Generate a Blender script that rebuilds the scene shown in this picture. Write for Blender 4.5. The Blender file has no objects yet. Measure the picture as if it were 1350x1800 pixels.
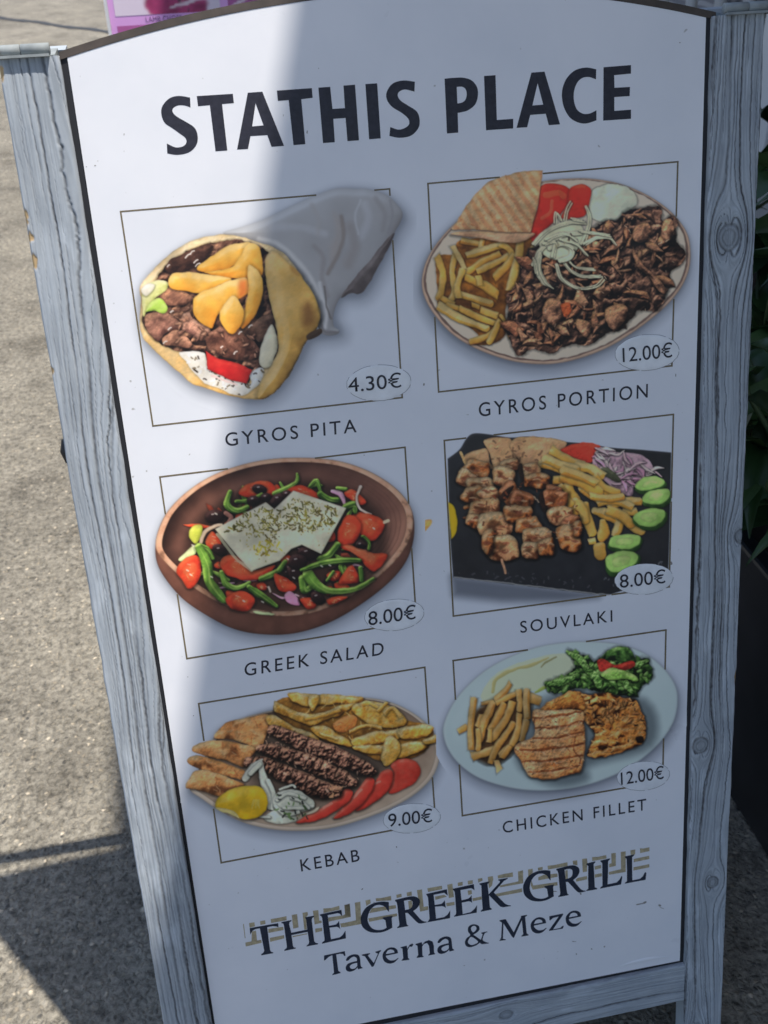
import bpy, math, random
import numpy as np
from mathutils import Vector, Matrix
from mathutils.geometry import tessellate_polygon
# ------------------------------------------------------------------ camera, sky, sun, exposure
sc = bpy.context.scene
TH = math.radians(15); CT, ST = math.cos(TH), math.sin(TH)      # lean of the menu sign
YF = 1.085                                                     # panel coordinate of the sign's foot
FPX = 1742.547
RW = np.array([[0.98118294, -0.1285278, 0.14408553], [-0.19139283, -0.54898764, 0.81362237], [-0.02547192, -0.82588933, -0.5632566]])
CAM = np.array([-0.18419578, -0.57822028, 1.30312334])
cd = bpy.data.cameras.new('camera'); cam = bpy.data.objects.new('camera', cd); sc.collection.objects.link(cam)
cd.sensor_fit = 'VERTICAL'; cd.sensor_height = 24.0; cd.sensor_width = 18.0; cd.lens = FPX / 1800 * 24
cd.clip_start = .02; cd.clip_end = 300
m4 = Matrix.Identity(4)
for r in range(3):
    m4[r][0] = RW[r, 0]; m4[r][1] = -RW[r, 1]; m4[r][2] = -RW[r, 2]; m4[r][3] = CAM[r]
cam.matrix_world = m4
cd.dof.use_dof = True; cd.dof.focus_distance = .95; cd.dof.aperture_fstop = 8.0
sc.camera = cam
SUN = Vector((.298, -.123, 1.)).normalized()
sd = bpy.data.lights.new('sun', 'SUN'); sun = bpy.data.objects.new('sun', sd); sc.collection.objects.link(sun)
sd.energy = 5.0; sd.angle = math.radians(.7); sd.color = (1, .95, .88)
sun.rotation_euler = SUN.to_track_quat('Z', 'Y').to_euler(); sun.location = (1, -1, 6)
wd = bpy.data.worlds.new('World'); sc.world = wd; wd.use_nodes = True
nt = wd.node_tree; sky = nt.nodes.new('ShaderNodeTexSky'); sky.sky_type = 'NISHITA'; sky.sun_disc = False; sky.dust_density = 1.3; sky.ozone_density = .9
sky.sun_elevation = math.asin(SUN.z); sky.sun_rotation = math.atan2(SUN.x, SUN.y)
bgn = nt.nodes['Background']; bgn.inputs[1].default_value = .145; nt.links.new(sky.outputs[0], bgn.inputs[0])
sc.view_settings.view_transform = 'Standard'; sc.view_settings.look = 'None'; sc.view_settings.gamma = 1; sc.view_settings.exposure = .41
sc.render.engine = 'CYCLES'
sc.cycles.max_bounces = 6; sc.cycles.diffuse_bounces = 3; sc.cycles.glossy_bounces = 2; sc.cycles.transmission_bounces = 2
sc.cycles.use_adaptive_sampling = True; sc.cycles.adaptive_threshold = .015
# ------------------------------------------------------------------ helpers
def on_panel(x, y, d=0.):                     # pixel of the photograph -> point of the sign's plane (offset d outwards)
    x = np.asarray(x, float); y = np.asarray(y, float)
    v = np.stack([(x - 675) / FPX, (y - 900) / FPX, np.ones_like(x)], -1) @ RW.T
    n = np.array([0, -CT, ST]); o = np.array([0, 0, 0]) + n * d
    k = ((o - CAM) @ n) / (v @ n)
    # the plane passes through the foot line at the origin
    p = CAM + v * k[..., None]
    s = p[..., 1] * ST + p[..., 2] * CT
    return np.stack([p[..., 0] + .25, YF - s], -1)
def PW(x, y, d=0.):                           # panel coordinates -> world
    x = np.asarray(x, float); y = np.asarray(y, float); d = np.asarray(d, float) + 0 * x
    s = YF - y
    return np.stack([x - .25, s * ST - d * CT, s * CT + d * ST], -1)
def px2w(x, y, d=0.):
    q = on_panel(x, y, d); return PW(q[..., 0], q[..., 1], d)
def ray(x, y):
    return RW @ np.array([(x - 675) / FPX, (y - 900) / FPX, 1.])
def at_y(x, y, Y):
    v = ray(x, y); return CAM + v * ((Y - CAM[1]) / v[1])
def at_z(x, y, Z=0.):
    v = ray(x, y); return CAM + v * ((Z - CAM[2]) / v[2])
MATS = {}
def mat(name, col=(.5, .5, .5), rough=.6, spec=.5, metal=0., fn=None):
    if name in MATS: return MATS[name]
    m = bpy.data.materials.new(name); m.use_nodes = True; MATS[name] = m
    b = m.node_tree.nodes['Principled BSDF']
    b.inputs['Base Color'].default_value = (*col, 1); b.inputs['Roughness'].default_value = rough
    b.inputs['Metallic'].default_value = metal; b.inputs['Specular IOR Level'].default_value = spec
    if fn: fn(m.node_tree, b)
    return m
def N(t, typ, **kw):
    n = t.nodes.new(typ)
    for k, v in kw.items():
        if k in ('i',):
            for kk, vv in v.items(): n.inputs[kk].default_value = vv
        else: setattr(n, k, v)
    return n
def noise(t, scale, detail=3, rough=.55, vec=None):
    n = N(t, 'ShaderNodeTexNoise', i={'Scale': scale, 'Detail': detail, 'Roughness': rough})
    if vec is None:
        vec = N(t, 'ShaderNodeTexCoord').outputs['Object']
    t.links.new(vec, n.inputs['Vector']); return n.outputs['Fac']
def cramp(t, fac, stops):
    r = N(t, 'ShaderNodeValToRGB'); e = r.color_ramp.elements
    while len(e) < len(stops): e.new(.5)
    for q, (p, c) in zip(e, stops): q.position = p; q.color = (*c, 1)
    t.links.new(fac, r.inputs[0]); return r.outputs[0]
def mix(t, a, b, f, mode='MIX'):
    n = N(t, 'ShaderNodeMix', data_type='RGBA', blend_type=mode)
    for s, v in ((n.inputs[6], a), (n.inputs[7], b), (n.inputs[0], f)):
        if hasattr(v, 'is_linked'): t.links.new(v, s)
        elif isinstance(v, tuple): s.default_value = (*v, 1)
        else: s.default_value = v
    return n.outputs[2]
def bump(t, b, h, strength=.3, dist=.002):
    n = N(t, 'ShaderNodeBump', i={'Strength': strength, 'Distance': dist}); t.links.new(h, n.inputs['Height']); t.links.new(n.outputs[0], b.inputs['Normal'])
def link(o, parent=None):
    sc.collection.objects.link(o)
    if parent is not None: o.parent = parent
    return o
def tag(o, label=None, cat=None, group=None, kind=None):
    if label: o['label'] = label
    if cat: o['category'] = cat
    if group: o['group'] = group
    if kind: o['kind'] = kind
    return o
def empty(name, loc=(0, 0, 0), rz=0):
    o = bpy.data.objects.new(name, None); o.empty_display_size = .05; o.location = loc; o.rotation_euler = (0, 0, rz); return link(o)
def mesh(name, V, F, m=None, parent=None, smooth=False, mi=None):
    me = bpy.data.meshes.new(name); me.from_pydata([tuple(map(float, v)) for v in V], [], [tuple(map(int, f)) for f in F])
    for q in (m if isinstance(m, (list, tuple)) else [m]):
        if q: me.materials.append(q)
    if mi is not None: me.polygons.foreach_set('material_index', np.array(mi, np.int32))
    if smooth: me.polygons.foreach_set('use_smooth', np.ones(len(me.polygons), bool))
    me.update(); o = bpy.data.objects.new(name, me); link(o, parent)
    if parent is not None: o.matrix_parent_inverse = parent.matrix_basis.inverted() if parent.type == 'EMPTY' and False else Matrix.Identity(4)
    return o
def fast_grid(name, V, F, m, parent, cols=None, smooth=True):
    # V (n,3), F (k,4) numpy arrays, cols (n,3) linear colours per vertex
    me = bpy.data.meshes.new(name); n, k = len(V), len(F)
    me.vertices.add(n); me.vertices.foreach_set('co', V.astype(np.float32).ravel())
    me.loops.add(k * 4); me.loops.foreach_set('vertex_index', F.astype(np.int32).ravel())
    me.polygons.add(k); me.polygons.foreach_set('loop_start', np.arange(0, k * 4, 4, dtype=np.int32))
    try: me.polygons.foreach_set('loop_total', np.full(k, 4, np.int32))
    except Exception: pass
    me.polygons.foreach_set('use_smooth', np.full(k, smooth, bool))
    me.materials.append(m); me.update(calc_edges=True)
    if cols is not None:
        a = me.color_attributes.new('Col', 'FLOAT_COLOR', 'POINT')
        a.data.foreach_set('color', np.concatenate([cols, np.ones((n, 1))], 1).astype(np.float32).ravel())
    o = bpy.data.objects.new(name, me); return link(o, parent)
def boxm(lo, hi):
    x0, y0, z0 = lo; x1, y1, z1 = hi
    V = [(x0, y0, z0), (x1, y0, z0), (x1, y1, z0), (x0, y1, z0), (x0, y0, z1), (x1, y0, z1), (x1, y1, z1), (x0, y1, z1)]
    return V, [(0, 3, 2, 1), (4, 5, 6, 7), (0, 1, 5, 4), (1, 2, 6, 5), (2, 3, 7, 6), (3, 0, 4, 7)]
def bevel(o, w=.004, seg=2):
    b = o.modifiers.new('bevel', 'BEVEL'); b.width = w; b.segments = seg; b.limit_method = 'ANGLE'; return o
def box(name, lo, hi, m, parent=None, bv=0):
    o = mesh(name, *boxm(lo, hi), m, parent)
    if bv: bevel(o, bv)
    return o
def lathe(prof, seg=20, c=(0, 0, 0)):
    V = []; F = []
    for (r, z) in prof:
        for k in range(seg):
            a = 2 * math.pi * k / seg; V.append((c[0] + r * math.cos(a), c[1] + r * math.sin(a), c[2] + z))
    for i in range(len(prof) - 1):
        for k in range(seg):
            F.append((i * seg + k, i * seg + (k + 1) % seg, (i + 1) * seg + (k + 1) % seg, (i + 1) * seg + k))
    F.append(tuple(range(seg))[::-1]); F.append(tuple((len(prof) - 1) * seg + k for k in range(seg)))
    return V, F
def tube(pts, r, seg=10):
    V = []; F = []; P = [Vector(p) for p in pts]
    for i, p in enumerate(P):
        t = (P[min(i + 1, len(P) - 1)] - P[max(i - 1, 0)]).normalized()
        a = t.orthogonal().normalized(); b = t.cross(a)
        rr = r[i] if hasattr(r, '__len__') else r
        for k in range(seg):
            f = 2 * math.pi * k / seg; V.append(p + a * (rr * math.cos(f)) + b * (rr * math.sin(f)))
    for i in range(len(P) - 1):
        for k in range(seg): F.append((i * seg + k, i * seg + (k + 1) % seg, (i + 1) * seg + (k + 1) % seg, (i + 1) * seg + k))
    F.append(tuple(range(seg))[::-1]); F.append(tuple((len(P) - 1) * seg + k for k in range(seg)))
    return V, F
def flat_polys(name, polys, d, m, parent, n=6, to=None):
    # polys: list of [outer, hole, ...] outlines in pixels of the photograph -> one flat printed mesh on the panel
    V = []; F = []
    for loops in polys:
        L = [crom(l, n) if True else l for l in loops]
        tris = tessellate_polygon([[Vector((x, -y, 0)) for x, y in l] for l in L])
        flat = [q for l in L for q in l]
        a = np.array(flat); W = px2w(a[:, 0], a[:, 1], d); o = len(V); V += [tuple(w) for w in W]
        for t in tris:
            p, q, r = (flat[i] for i in t)
            s = (q[0] - p[0]) * (r[1] - p[1]) - (q[1] - p[1]) * (r[0] - p[0])
            F.append(tuple(o + i for i in (t if s < 0 else t[::-1])))
    return mesh(name, V, F, m, parent)
def txt(body, spacing=1., bold=0.):
    c = bpy.data.curves.new('t', 'FONT'); c.body = body; c.space_character = spacing; c.offset = bold; c.resolution_u = 5
    o = bpy.data.objects.new('t', c); sc.collection.objects.link(o)
    dg = bpy.context.evaluated_depsgraph_get(); me = bpy.data.meshes.new_from_object(o.evaluated_get(dg))
    V = np.array([v.co[:2] for v in me.vertices]); F = [tuple(p.vertices) for p in me.polygons]
    bpy.data.objects.remove(o); bpy.data.curves.remove(c); bpy.data.meshes.remove(me)
    lo, hi = V.min(0), V.max(0)
    return (V - lo) / (hi - lo), F
# ---------------------------------------------------------------- print painter
def s2l(c):
    c = np.asarray(c, np.float64)
    return np.where(c <= .04045, c / 12.92, ((c + .055) / 1.055) ** 2.4)
def l2s(c):
    c = np.clip(np.asarray(c, np.float64), 0, None)
    return np.where(c <= .0031308, c * 12.92, 1.055 * c ** (1 / 2.4) - .055)
_lat = np.random.RandomState(5).rand(128, 128).astype(np.float32)
def vnoise(x, y, seed=0):
    x = x + seed * 17.31; y = y + seed * 9.73
    xi = np.floor(x).astype(int); yi = np.floor(y).astype(int)
    fx = (x - xi); fy = (y - yi)
    fx = fx * fx * (3 - 2 * fx); fy = fy * fy * (3 - 2 * fy)
    a = _lat[xi & 127, yi & 127]; b = _lat[(xi + 1) & 127, yi & 127]
    c = _lat[xi & 127, (yi + 1) & 127]; d = _lat[(xi + 1) & 127, (yi + 1) & 127]
    return (a * (1 - fx) + b * fx) * (1 - fy) + (c * (1 - fx) + d * fx) * fy
def fbm(x, y, seed=0, o=3):
    s = 0; a = .5; t = 0
    for i in range(o):
        s = s + a * vnoise(x * 2 ** i, y * 2 ** i, seed + i * 3); t += a; a *= .5
    return s / t
def crom(pts, n=6, closed=True):
    # Catmull-Rom through pts; a point given as a 3-tuple (x, y, 1) is a sharp corner
    out = []; m = len(pts)
    for i in range(m if closed else m - 1):
        p1 = pts[i]; p2 = pts[(i + 1) % m]
        p0 = pts[i - 1] if (closed or i > 0) else p1
        p3 = pts[(i + 2) % m] if (closed or i + 2 < m) else p2
        if len(p1) > 2: p0 = p1
        if len(p2) > 2: p3 = p2
        for k in range(n):
            t = k / n
            q = []
            for a in (0, 1):
                q.append(.5 * (2 * p1[a] + (p2[a] - p0[a]) * t + (2 * p0[a] - 5 * p1[a] + 4 * p2[a] - p3[a]) * t * t
                               + (3 * p1[a] - p0[a] - 3 * p2[a] + p3[a]) * t ** 3))
            out.append(tuple(q))
    if not closed: out.append(tuple(pts[-1][:2]))
    return out
def sdpoly(P, X, Y):
    P = np.asarray(P, np.float32)
    d = np.full(X.shape, 1e9, np.float32); ins = np.zeros(X.shape, bool)
    n = len(P)
    for i in range(n):
        ax, ay = P[i]; bx, by = P[(i + 1) % n]
        ex, ey = bx - ax, by - ay; L = ex * ex + ey * ey
        if L < 1e-9: continue
        t = np.clip(((X - ax) * ex + (Y - ay) * ey) / L, 0, 1)
        d = np.minimum(d, (X - ax - t * ex) ** 2 + (Y - ay - t * ey) ** 2)
        if ay != by:
            c = (ay > Y) != (by > Y)
            ins ^= c & (X < ex * (Y - ay) / ey + ax)
    d = np.sqrt(d)
    return np.where(ins, -d, d)
def sstep(a, b, x):
    t = np.clip((x - a) / (b - a), 0, 1)
    return t * t * (3 - 2 * t)
class Canvas:
    def __init__(s, ox, oy, k, box, step=1.15, ref=(138, 148, 165), gain=1.15):
        s.gain = gain
        s.ox, s.oy, s.k = ox, oy, k
        x0, y0, x1, y1 = box; st = step * k; s.st = st
        s.xs = np.arange(x0, x1 + st, st, dtype=np.float32); s.ys = np.arange(y0, y1 + st, st, dtype=np.float32)
        s.X, s.Y = np.meshgrid(s.xs, s.ys)
        s.rgb = np.ones(s.X.shape + (3,), np.float32); s.cov = np.zeros(s.X.shape, np.float32)
        s.dish = np.zeros(s.X.shape, np.float32)
        s.ref = s2l(np.array(ref) / 255.); s.rs = np.random.RandomState(11)
        s.aa = st * .75; s.det = np.zeros(s.X.shape, np.float32); s.dv = 0.
    def c(s, col):
        v = s2l(np.array(col[:3]) / 255.) / s.ref * s.gain
        r, g, b = (float(q) for q in col[:3])
        if r > g > b and g / b < 1.62 and 1.2 < r / g < 2 and r < 172: v = v * .88 + .12 * v.mean()
        if g / max(b, 1) > 1.8 and r > 120 and r / g < 1.6: v = v * np.array([1.2, 1.2, 1.0])
        m = v.max()
        lum = float(v @ np.array([.3, .55, .15])); v = v * min(1.3, max(.45, (lum / .24) ** .33)); m = v.max()
        if m > .85: v = v * ((.85 + .37 * (1 - math.exp(-(m - .85) / .37))) / m)
        return l2s(v).astype(np.float32)
    def ramp(s, pal, t):
        if isinstance(pal, tuple): pal = [pal]
        cs = np.array([s.c(p) for p in pal]); n = len(cs)
        if n == 1: return np.broadcast_to(cs[0], t.shape + (3,))
        u = np.clip(t, 0, 1) * (n - 1); i = np.minimum(u.astype(int), n - 2); f = (u - i)[..., None]
        return cs[i] * (1 - f) + cs[i + 1] * f
    def win(s, x0, y0, x1, y1):
        i0 = max(0, int((x0 - s.xs[0]) / s.st) - 1); i1 = min(len(s.xs), int((x1 - s.xs[0]) / s.st) + 3)
        j0 = max(0, int((y0 - s.ys[0]) / s.st) - 1); j1 = min(len(s.ys), int((y1 - s.ys[0]) / s.st) + 3)
        if i1 <= i0 or j1 <= j0: return None
        return slice(j0, j1), slice(i0, i1)
    def put(s, w, a, col, solid=True):
        a3 = a[..., None]
        s.rgb[w] = s.rgb[w] * (1 - a3) + col * a3
        s.cov[w] = np.maximum(s.cov[w], a); s.det[w] = s.det[w] * (1 - a) + s.dv * a
        if solid: s.dish[w] = np.maximum(s.dish[w], a)
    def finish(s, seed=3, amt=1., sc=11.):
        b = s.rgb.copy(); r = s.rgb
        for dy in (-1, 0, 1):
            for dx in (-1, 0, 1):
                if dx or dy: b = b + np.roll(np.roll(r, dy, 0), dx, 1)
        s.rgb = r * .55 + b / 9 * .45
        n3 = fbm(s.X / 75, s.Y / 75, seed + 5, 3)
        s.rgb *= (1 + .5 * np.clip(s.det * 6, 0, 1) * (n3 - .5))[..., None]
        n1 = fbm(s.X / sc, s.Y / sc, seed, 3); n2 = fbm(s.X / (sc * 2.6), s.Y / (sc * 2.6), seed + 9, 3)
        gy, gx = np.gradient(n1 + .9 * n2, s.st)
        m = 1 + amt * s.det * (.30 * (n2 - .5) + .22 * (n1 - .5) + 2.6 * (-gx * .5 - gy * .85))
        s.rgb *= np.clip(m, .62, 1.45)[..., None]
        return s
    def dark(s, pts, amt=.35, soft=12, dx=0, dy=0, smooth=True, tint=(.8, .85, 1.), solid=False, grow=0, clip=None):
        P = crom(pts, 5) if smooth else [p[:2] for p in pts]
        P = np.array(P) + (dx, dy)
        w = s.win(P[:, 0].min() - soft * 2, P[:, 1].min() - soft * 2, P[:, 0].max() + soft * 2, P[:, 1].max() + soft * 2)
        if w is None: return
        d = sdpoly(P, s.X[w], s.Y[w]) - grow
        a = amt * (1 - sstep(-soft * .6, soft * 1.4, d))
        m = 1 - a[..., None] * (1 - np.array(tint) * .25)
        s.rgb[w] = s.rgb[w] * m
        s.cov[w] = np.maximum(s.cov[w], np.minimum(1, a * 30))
    def poly(s, pts, pal, tone=.5, edge=.35, ew=14, L=(-.5, -.85), noise=.12, ns=18, grad=None, smooth=True, rim=.25, rw=3,
             sh=.3, shs=8, a=1., tex=None, n=5, warp=4., seed=None, holes=None, soft=0, hl=.18):
        P = crom(pts, n) if smooth else [p[:2] for p in pts]
        A = np.array(P)
        m = max(shs * 2, 6)
        w = s.win(A[:, 0].min() - m, A[:, 1].min() - m, A[:, 0].max() + m, A[:, 1].max() + m)
        if w is None: return
        X, Y = s.X[w], s.Y[w]
        sd = seed if seed is not None else s.rs.randint(60)
        if warp:
            X0, Y0 = X, Y; wl = 20 + warp * 3.2
            X = X + (fbm(X0 / wl, Y0 / wl, sd + 7, 2) - .5) * warp * 2
            Y = Y + (fbm(X0 / wl, Y0 / wl, sd + 13, 2) - .5) * warp * 2
        d = sdpoly(P, X, Y)
        if holes:
            for h in holes: d = np.maximum(d, -sdpoly(crom(h, n), X, Y))
        if sh:
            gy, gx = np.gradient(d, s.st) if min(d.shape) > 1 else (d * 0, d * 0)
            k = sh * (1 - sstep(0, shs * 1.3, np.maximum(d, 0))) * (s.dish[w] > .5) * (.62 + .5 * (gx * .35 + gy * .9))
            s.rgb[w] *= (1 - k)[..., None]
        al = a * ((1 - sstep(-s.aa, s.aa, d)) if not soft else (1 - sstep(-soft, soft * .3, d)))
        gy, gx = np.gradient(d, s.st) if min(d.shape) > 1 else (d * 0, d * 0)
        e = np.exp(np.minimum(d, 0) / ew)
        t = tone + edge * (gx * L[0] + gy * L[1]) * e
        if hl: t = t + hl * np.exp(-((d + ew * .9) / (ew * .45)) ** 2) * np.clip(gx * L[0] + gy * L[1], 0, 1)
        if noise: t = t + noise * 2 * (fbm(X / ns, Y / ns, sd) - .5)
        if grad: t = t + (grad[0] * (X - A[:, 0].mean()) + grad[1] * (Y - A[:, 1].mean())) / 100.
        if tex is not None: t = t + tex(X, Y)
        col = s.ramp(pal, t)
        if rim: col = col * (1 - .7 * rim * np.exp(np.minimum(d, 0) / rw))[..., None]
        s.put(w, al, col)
    def rod(s, pts, r, pal, tone=.5, k=.4, noise=.12, ns=14, L=(-.5, -.85), facet=0, rim=.3, sh=.35, shs=9, a=1., smooth=True, bump=0, bs=10, seed=None, cap=True, warp=2.5, soft=0, spec=.16):
        if smooth and len(pts) > 2: P = np.array(crom([p[:2] for p in pts], 5, False))
        else: P = np.array([p[:2] for p in pts], float)
        n = len(P)
        rr = np.interp(np.linspace(0, 1, n), np.linspace(0, 1, len(r)), r) if hasattr(r, '__len__') else np.full(n, float(r))
        R = rr.max() + shs + 2 + warp
        w = s.win(P[:, 0].min() - R, P[:, 1].min() - R, P[:, 0].max() + R, P[:, 1].max() + R)
        if w is None: return
        X, Y = s.X[w], s.Y[w]
        sd = seed if seed is not None else s.rs.randint(60)
        if warp:
            X0, Y0 = X, Y; wl = 20 + warp * 3.2
            X = X + (fbm(X0 / wl, Y0 / wl, sd + 7, 2) - .5) * warp * 2
            Y = Y + (fbm(X0 / wl, Y0 / wl, sd + 13, 2) - .5) * warp * 2
        cut = s.rs.uniform(-1, 1, 4)
        best = np.full(X.shape, 1e9, np.float32); V = np.zeros(X.shape, np.float32); NX = V.copy(); NY = V.copy(); D = best.copy()
        for i in range(n - 1):
            ex, ey = P[i + 1] - P[i]; ll = ex * ex + ey * ey
            if ll < 1e-9: continue
            l = math.sqrt(ll)
            t0 = ((X - P[i, 0]) * ex + (Y - P[i, 1]) * ey) / ll; t = np.clip(t0, 0, 1)
            if not cap:
                if i == 0: t = np.minimum(t0, 1)
                if i == n - 2: t = np.maximum(t if i == 0 else np.clip(t0, 0, None), 0) if i else t0
            qx = X - P[i, 0] - t * ex; qy = Y - P[i, 1] - t * ey
            q = np.sqrt(qx * qx + qy * qy); rad = rr[i] + (rr[i + 1] - rr[i]) * t
            d = q - rad
            if not cap:
                if i == 0: d = np.maximum(d, -t0 * l - rad * (.25 + .35 * cut[0]) * (1 + cut[1] * (ex * qy - ey * qx) / l / np.maximum(rad, .1)))
                if i == n - 2: d = np.maximum(d, (t0 - 1) * l - rad * (.25 + .35 * cut[2]) * (1 + cut[3] * (ex * qy - ey * qx) / l / np.maximum(rad, .1)))
            u = d < D
            D = np.where(u, d, D); side = (ex * qy - ey * qx) / l / np.maximum(rad, .1)
            V = np.where(u, side, V); NX = np.where(u, qx / np.maximum(rad, .1), NX); NY = np.where(u, qy / np.maximum(rad, .1), NY)
        if sh:
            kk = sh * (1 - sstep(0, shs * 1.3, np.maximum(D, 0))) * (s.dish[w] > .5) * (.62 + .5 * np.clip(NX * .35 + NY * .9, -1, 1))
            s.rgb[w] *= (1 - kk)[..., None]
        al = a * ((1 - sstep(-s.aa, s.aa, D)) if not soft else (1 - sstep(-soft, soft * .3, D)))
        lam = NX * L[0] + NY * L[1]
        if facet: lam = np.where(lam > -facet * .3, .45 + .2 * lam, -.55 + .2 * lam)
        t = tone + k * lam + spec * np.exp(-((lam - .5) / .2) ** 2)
        if bump:
            h = fbm(X / bs, Y / bs, sd + 3, 3); hy, hx = np.gradient(h)
            t = t + bump * (hx * L[0] + hy * L[1]) * bs / s.st
        if noise: t = t + noise * 2 * (fbm(X / ns, Y / ns, sd) - .5)
        col = s.ramp(pal, t)
        if rim: col = col * (1 - .75 * rim * sstep(.55, 1., np.abs(V)))[..., None]
        s.put(w, al, col)
    def relief(s, pts, pal, sc=22, amt=1.6, tone=.45, warp=14, seed=1, smooth=True, ridge=.5, sh=.3, shs=10, a=1., aniso=(1, 1), ang=0, edgew=8):
        P = crom(pts, 5) if smooth else [p[:2] for p in pts]
        A = np.array(P); w = s.win(A[:, 0].min() - 25, A[:, 1].min() - 25, A[:, 0].max() + 25, A[:, 1].max() + 25)
        X, Y = s.X[w], s.Y[w]
        wx = (fbm(X / 26, Y / 26, seed + 5, 3) - .5) * warp * 2; wy = (fbm(X / 26, Y / 26, seed + 9, 3) - .5) * warp * 2
        d = sdpoly(P, X + wx * .7, Y + wy * .7)
        if sh:
            k = sh * (1 - sstep(0, shs, np.maximum(d, 0))) * (s.dish[w] > .5); s.rgb[w] *= (1 - k)[..., None]
        ca, sa = math.cos(ang), math.sin(ang)
        U = ((X + wx) * ca + (Y + wy) * sa) / sc / aniso[0]; Vv = (-(X + wx) * sa + (Y + wy) * ca) / sc / aniso[1]
        h = fbm(U, Vv, seed, 3)
        if ridge: h = h * (1 - ridge) + ridge * (1 - np.abs(2 * fbm(U * .8, Vv * .8, seed + 21, 2) - 1) * 2)
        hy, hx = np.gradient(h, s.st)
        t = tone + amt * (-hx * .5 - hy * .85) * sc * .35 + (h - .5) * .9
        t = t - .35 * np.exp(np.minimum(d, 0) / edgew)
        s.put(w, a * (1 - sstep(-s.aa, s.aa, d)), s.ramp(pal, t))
    def inside(s, pts, n, seed=0):
        A = np.array([p[:2] for p in pts], float); rs = np.random.RandomState(seed); out = []
        while len(out) < n:
            q = np.stack([rs.uniform(A[:, 0].min(), A[:, 0].max(), 200), rs.uniform(A[:, 1].min(), A[:, 1].max(), 200)], 1).astype(np.float32)
            d = sdpoly(A, q[:, 0], q[:, 1])
            out += [tuple(p) for p, v in zip(q, d) if v < -2]
        return out[:n]
    def shards(s, pts, n, pals, size=(14, 34), seed=0, asp=(.3, .6), ang=None, sh=.3, edge=.5, rim=.35, noise=.15, sortk=True):
        rs = np.random.RandomState(seed); q = s.inside(pts, n, seed)
        if sortk: q.sort(key=lambda p: p[1])
        for (x, y) in q:
            l = rs.uniform(*size); b = l * rs.uniform(*asp); th = rs.uniform(0, math.pi) if ang is None else ang + rs.normal(0, .45)
            m = rs.randint(5, 8); pp = []
            for i in range(m):
                f = 2 * math.pi * i / m; rr = rs.uniform(.65, 1.2)
                u, v = math.cos(f) * l * rr, math.sin(f) * b * rr
                v += .25 * l * (u / l) ** 2 * (1 if l > 20 else 0)
                pp.append((x + u * math.cos(th) - v * math.sin(th), y + u * math.sin(th) + v * math.cos(th)))
            s.poly(pp, pals[rs.randint(len(pals))], tone=rs.uniform(.35, .6), edge=edge, ew=l * .35, noise=noise, ns=l * .6, rim=rim, rw=2.5, sh=sh, shs=7, smooth=False, warp=l * .22)
    def dots(s, pts, n, pals, size=(2, 5), seed=0, asp=(.5, 1), rim=0, a=1.):
        rs = np.random.RandomState(seed)
        for (x, y) in s.inside(pts, n, seed):
            l = rs.uniform(*size); th = rs.uniform(0, math.pi); b = l * rs.uniform(*asp)
            s.rod([(x - l * math.cos(th), y - l * math.sin(th)), (x, y + rs.uniform(-l, l) * .4), (x + l * math.cos(th), y + l * math.sin(th))], b * .5 + .8,
                  pals[rs.randint(len(pals))], k=.1, rim=rim, sh=0, noise=0, a=a)
    def line(s, pts, r, col, a=1., smooth=True):
        s.rod(pts, r, col, k=0, noise=0, rim=0, sh=0, a=a, smooth=smooth)
FRY = [(120, 78, 30), (176, 128, 52), (206, 164, 84), (222, 188, 112)]
def fries(c, L, pal, r=16, **kw):
    for q in L:
        pts = q[:-1] if not isinstance(q[-1], tuple) else q
        rr = q[-1] if not isinstance(q[-1], tuple) else r
        c.rod(pts, [v * f for v, f in zip(np.interp(np.linspace(0, 1, 4), np.linspace(0, 1, len(rr)), rr), c.rs.uniform(.8, 1.1, 4))] if hasattr(rr, '__len__') else [rr * f for f in c.rs.uniform(.78, 1.1, 4)],
              pal, tone=c.rs.uniform(.42, .66), k=.4, noise=.16, ns=24, rim=.25, facet=c.rs.choice([0, 0, 0, .6]), cap=False, warp=4, **kw)
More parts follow.
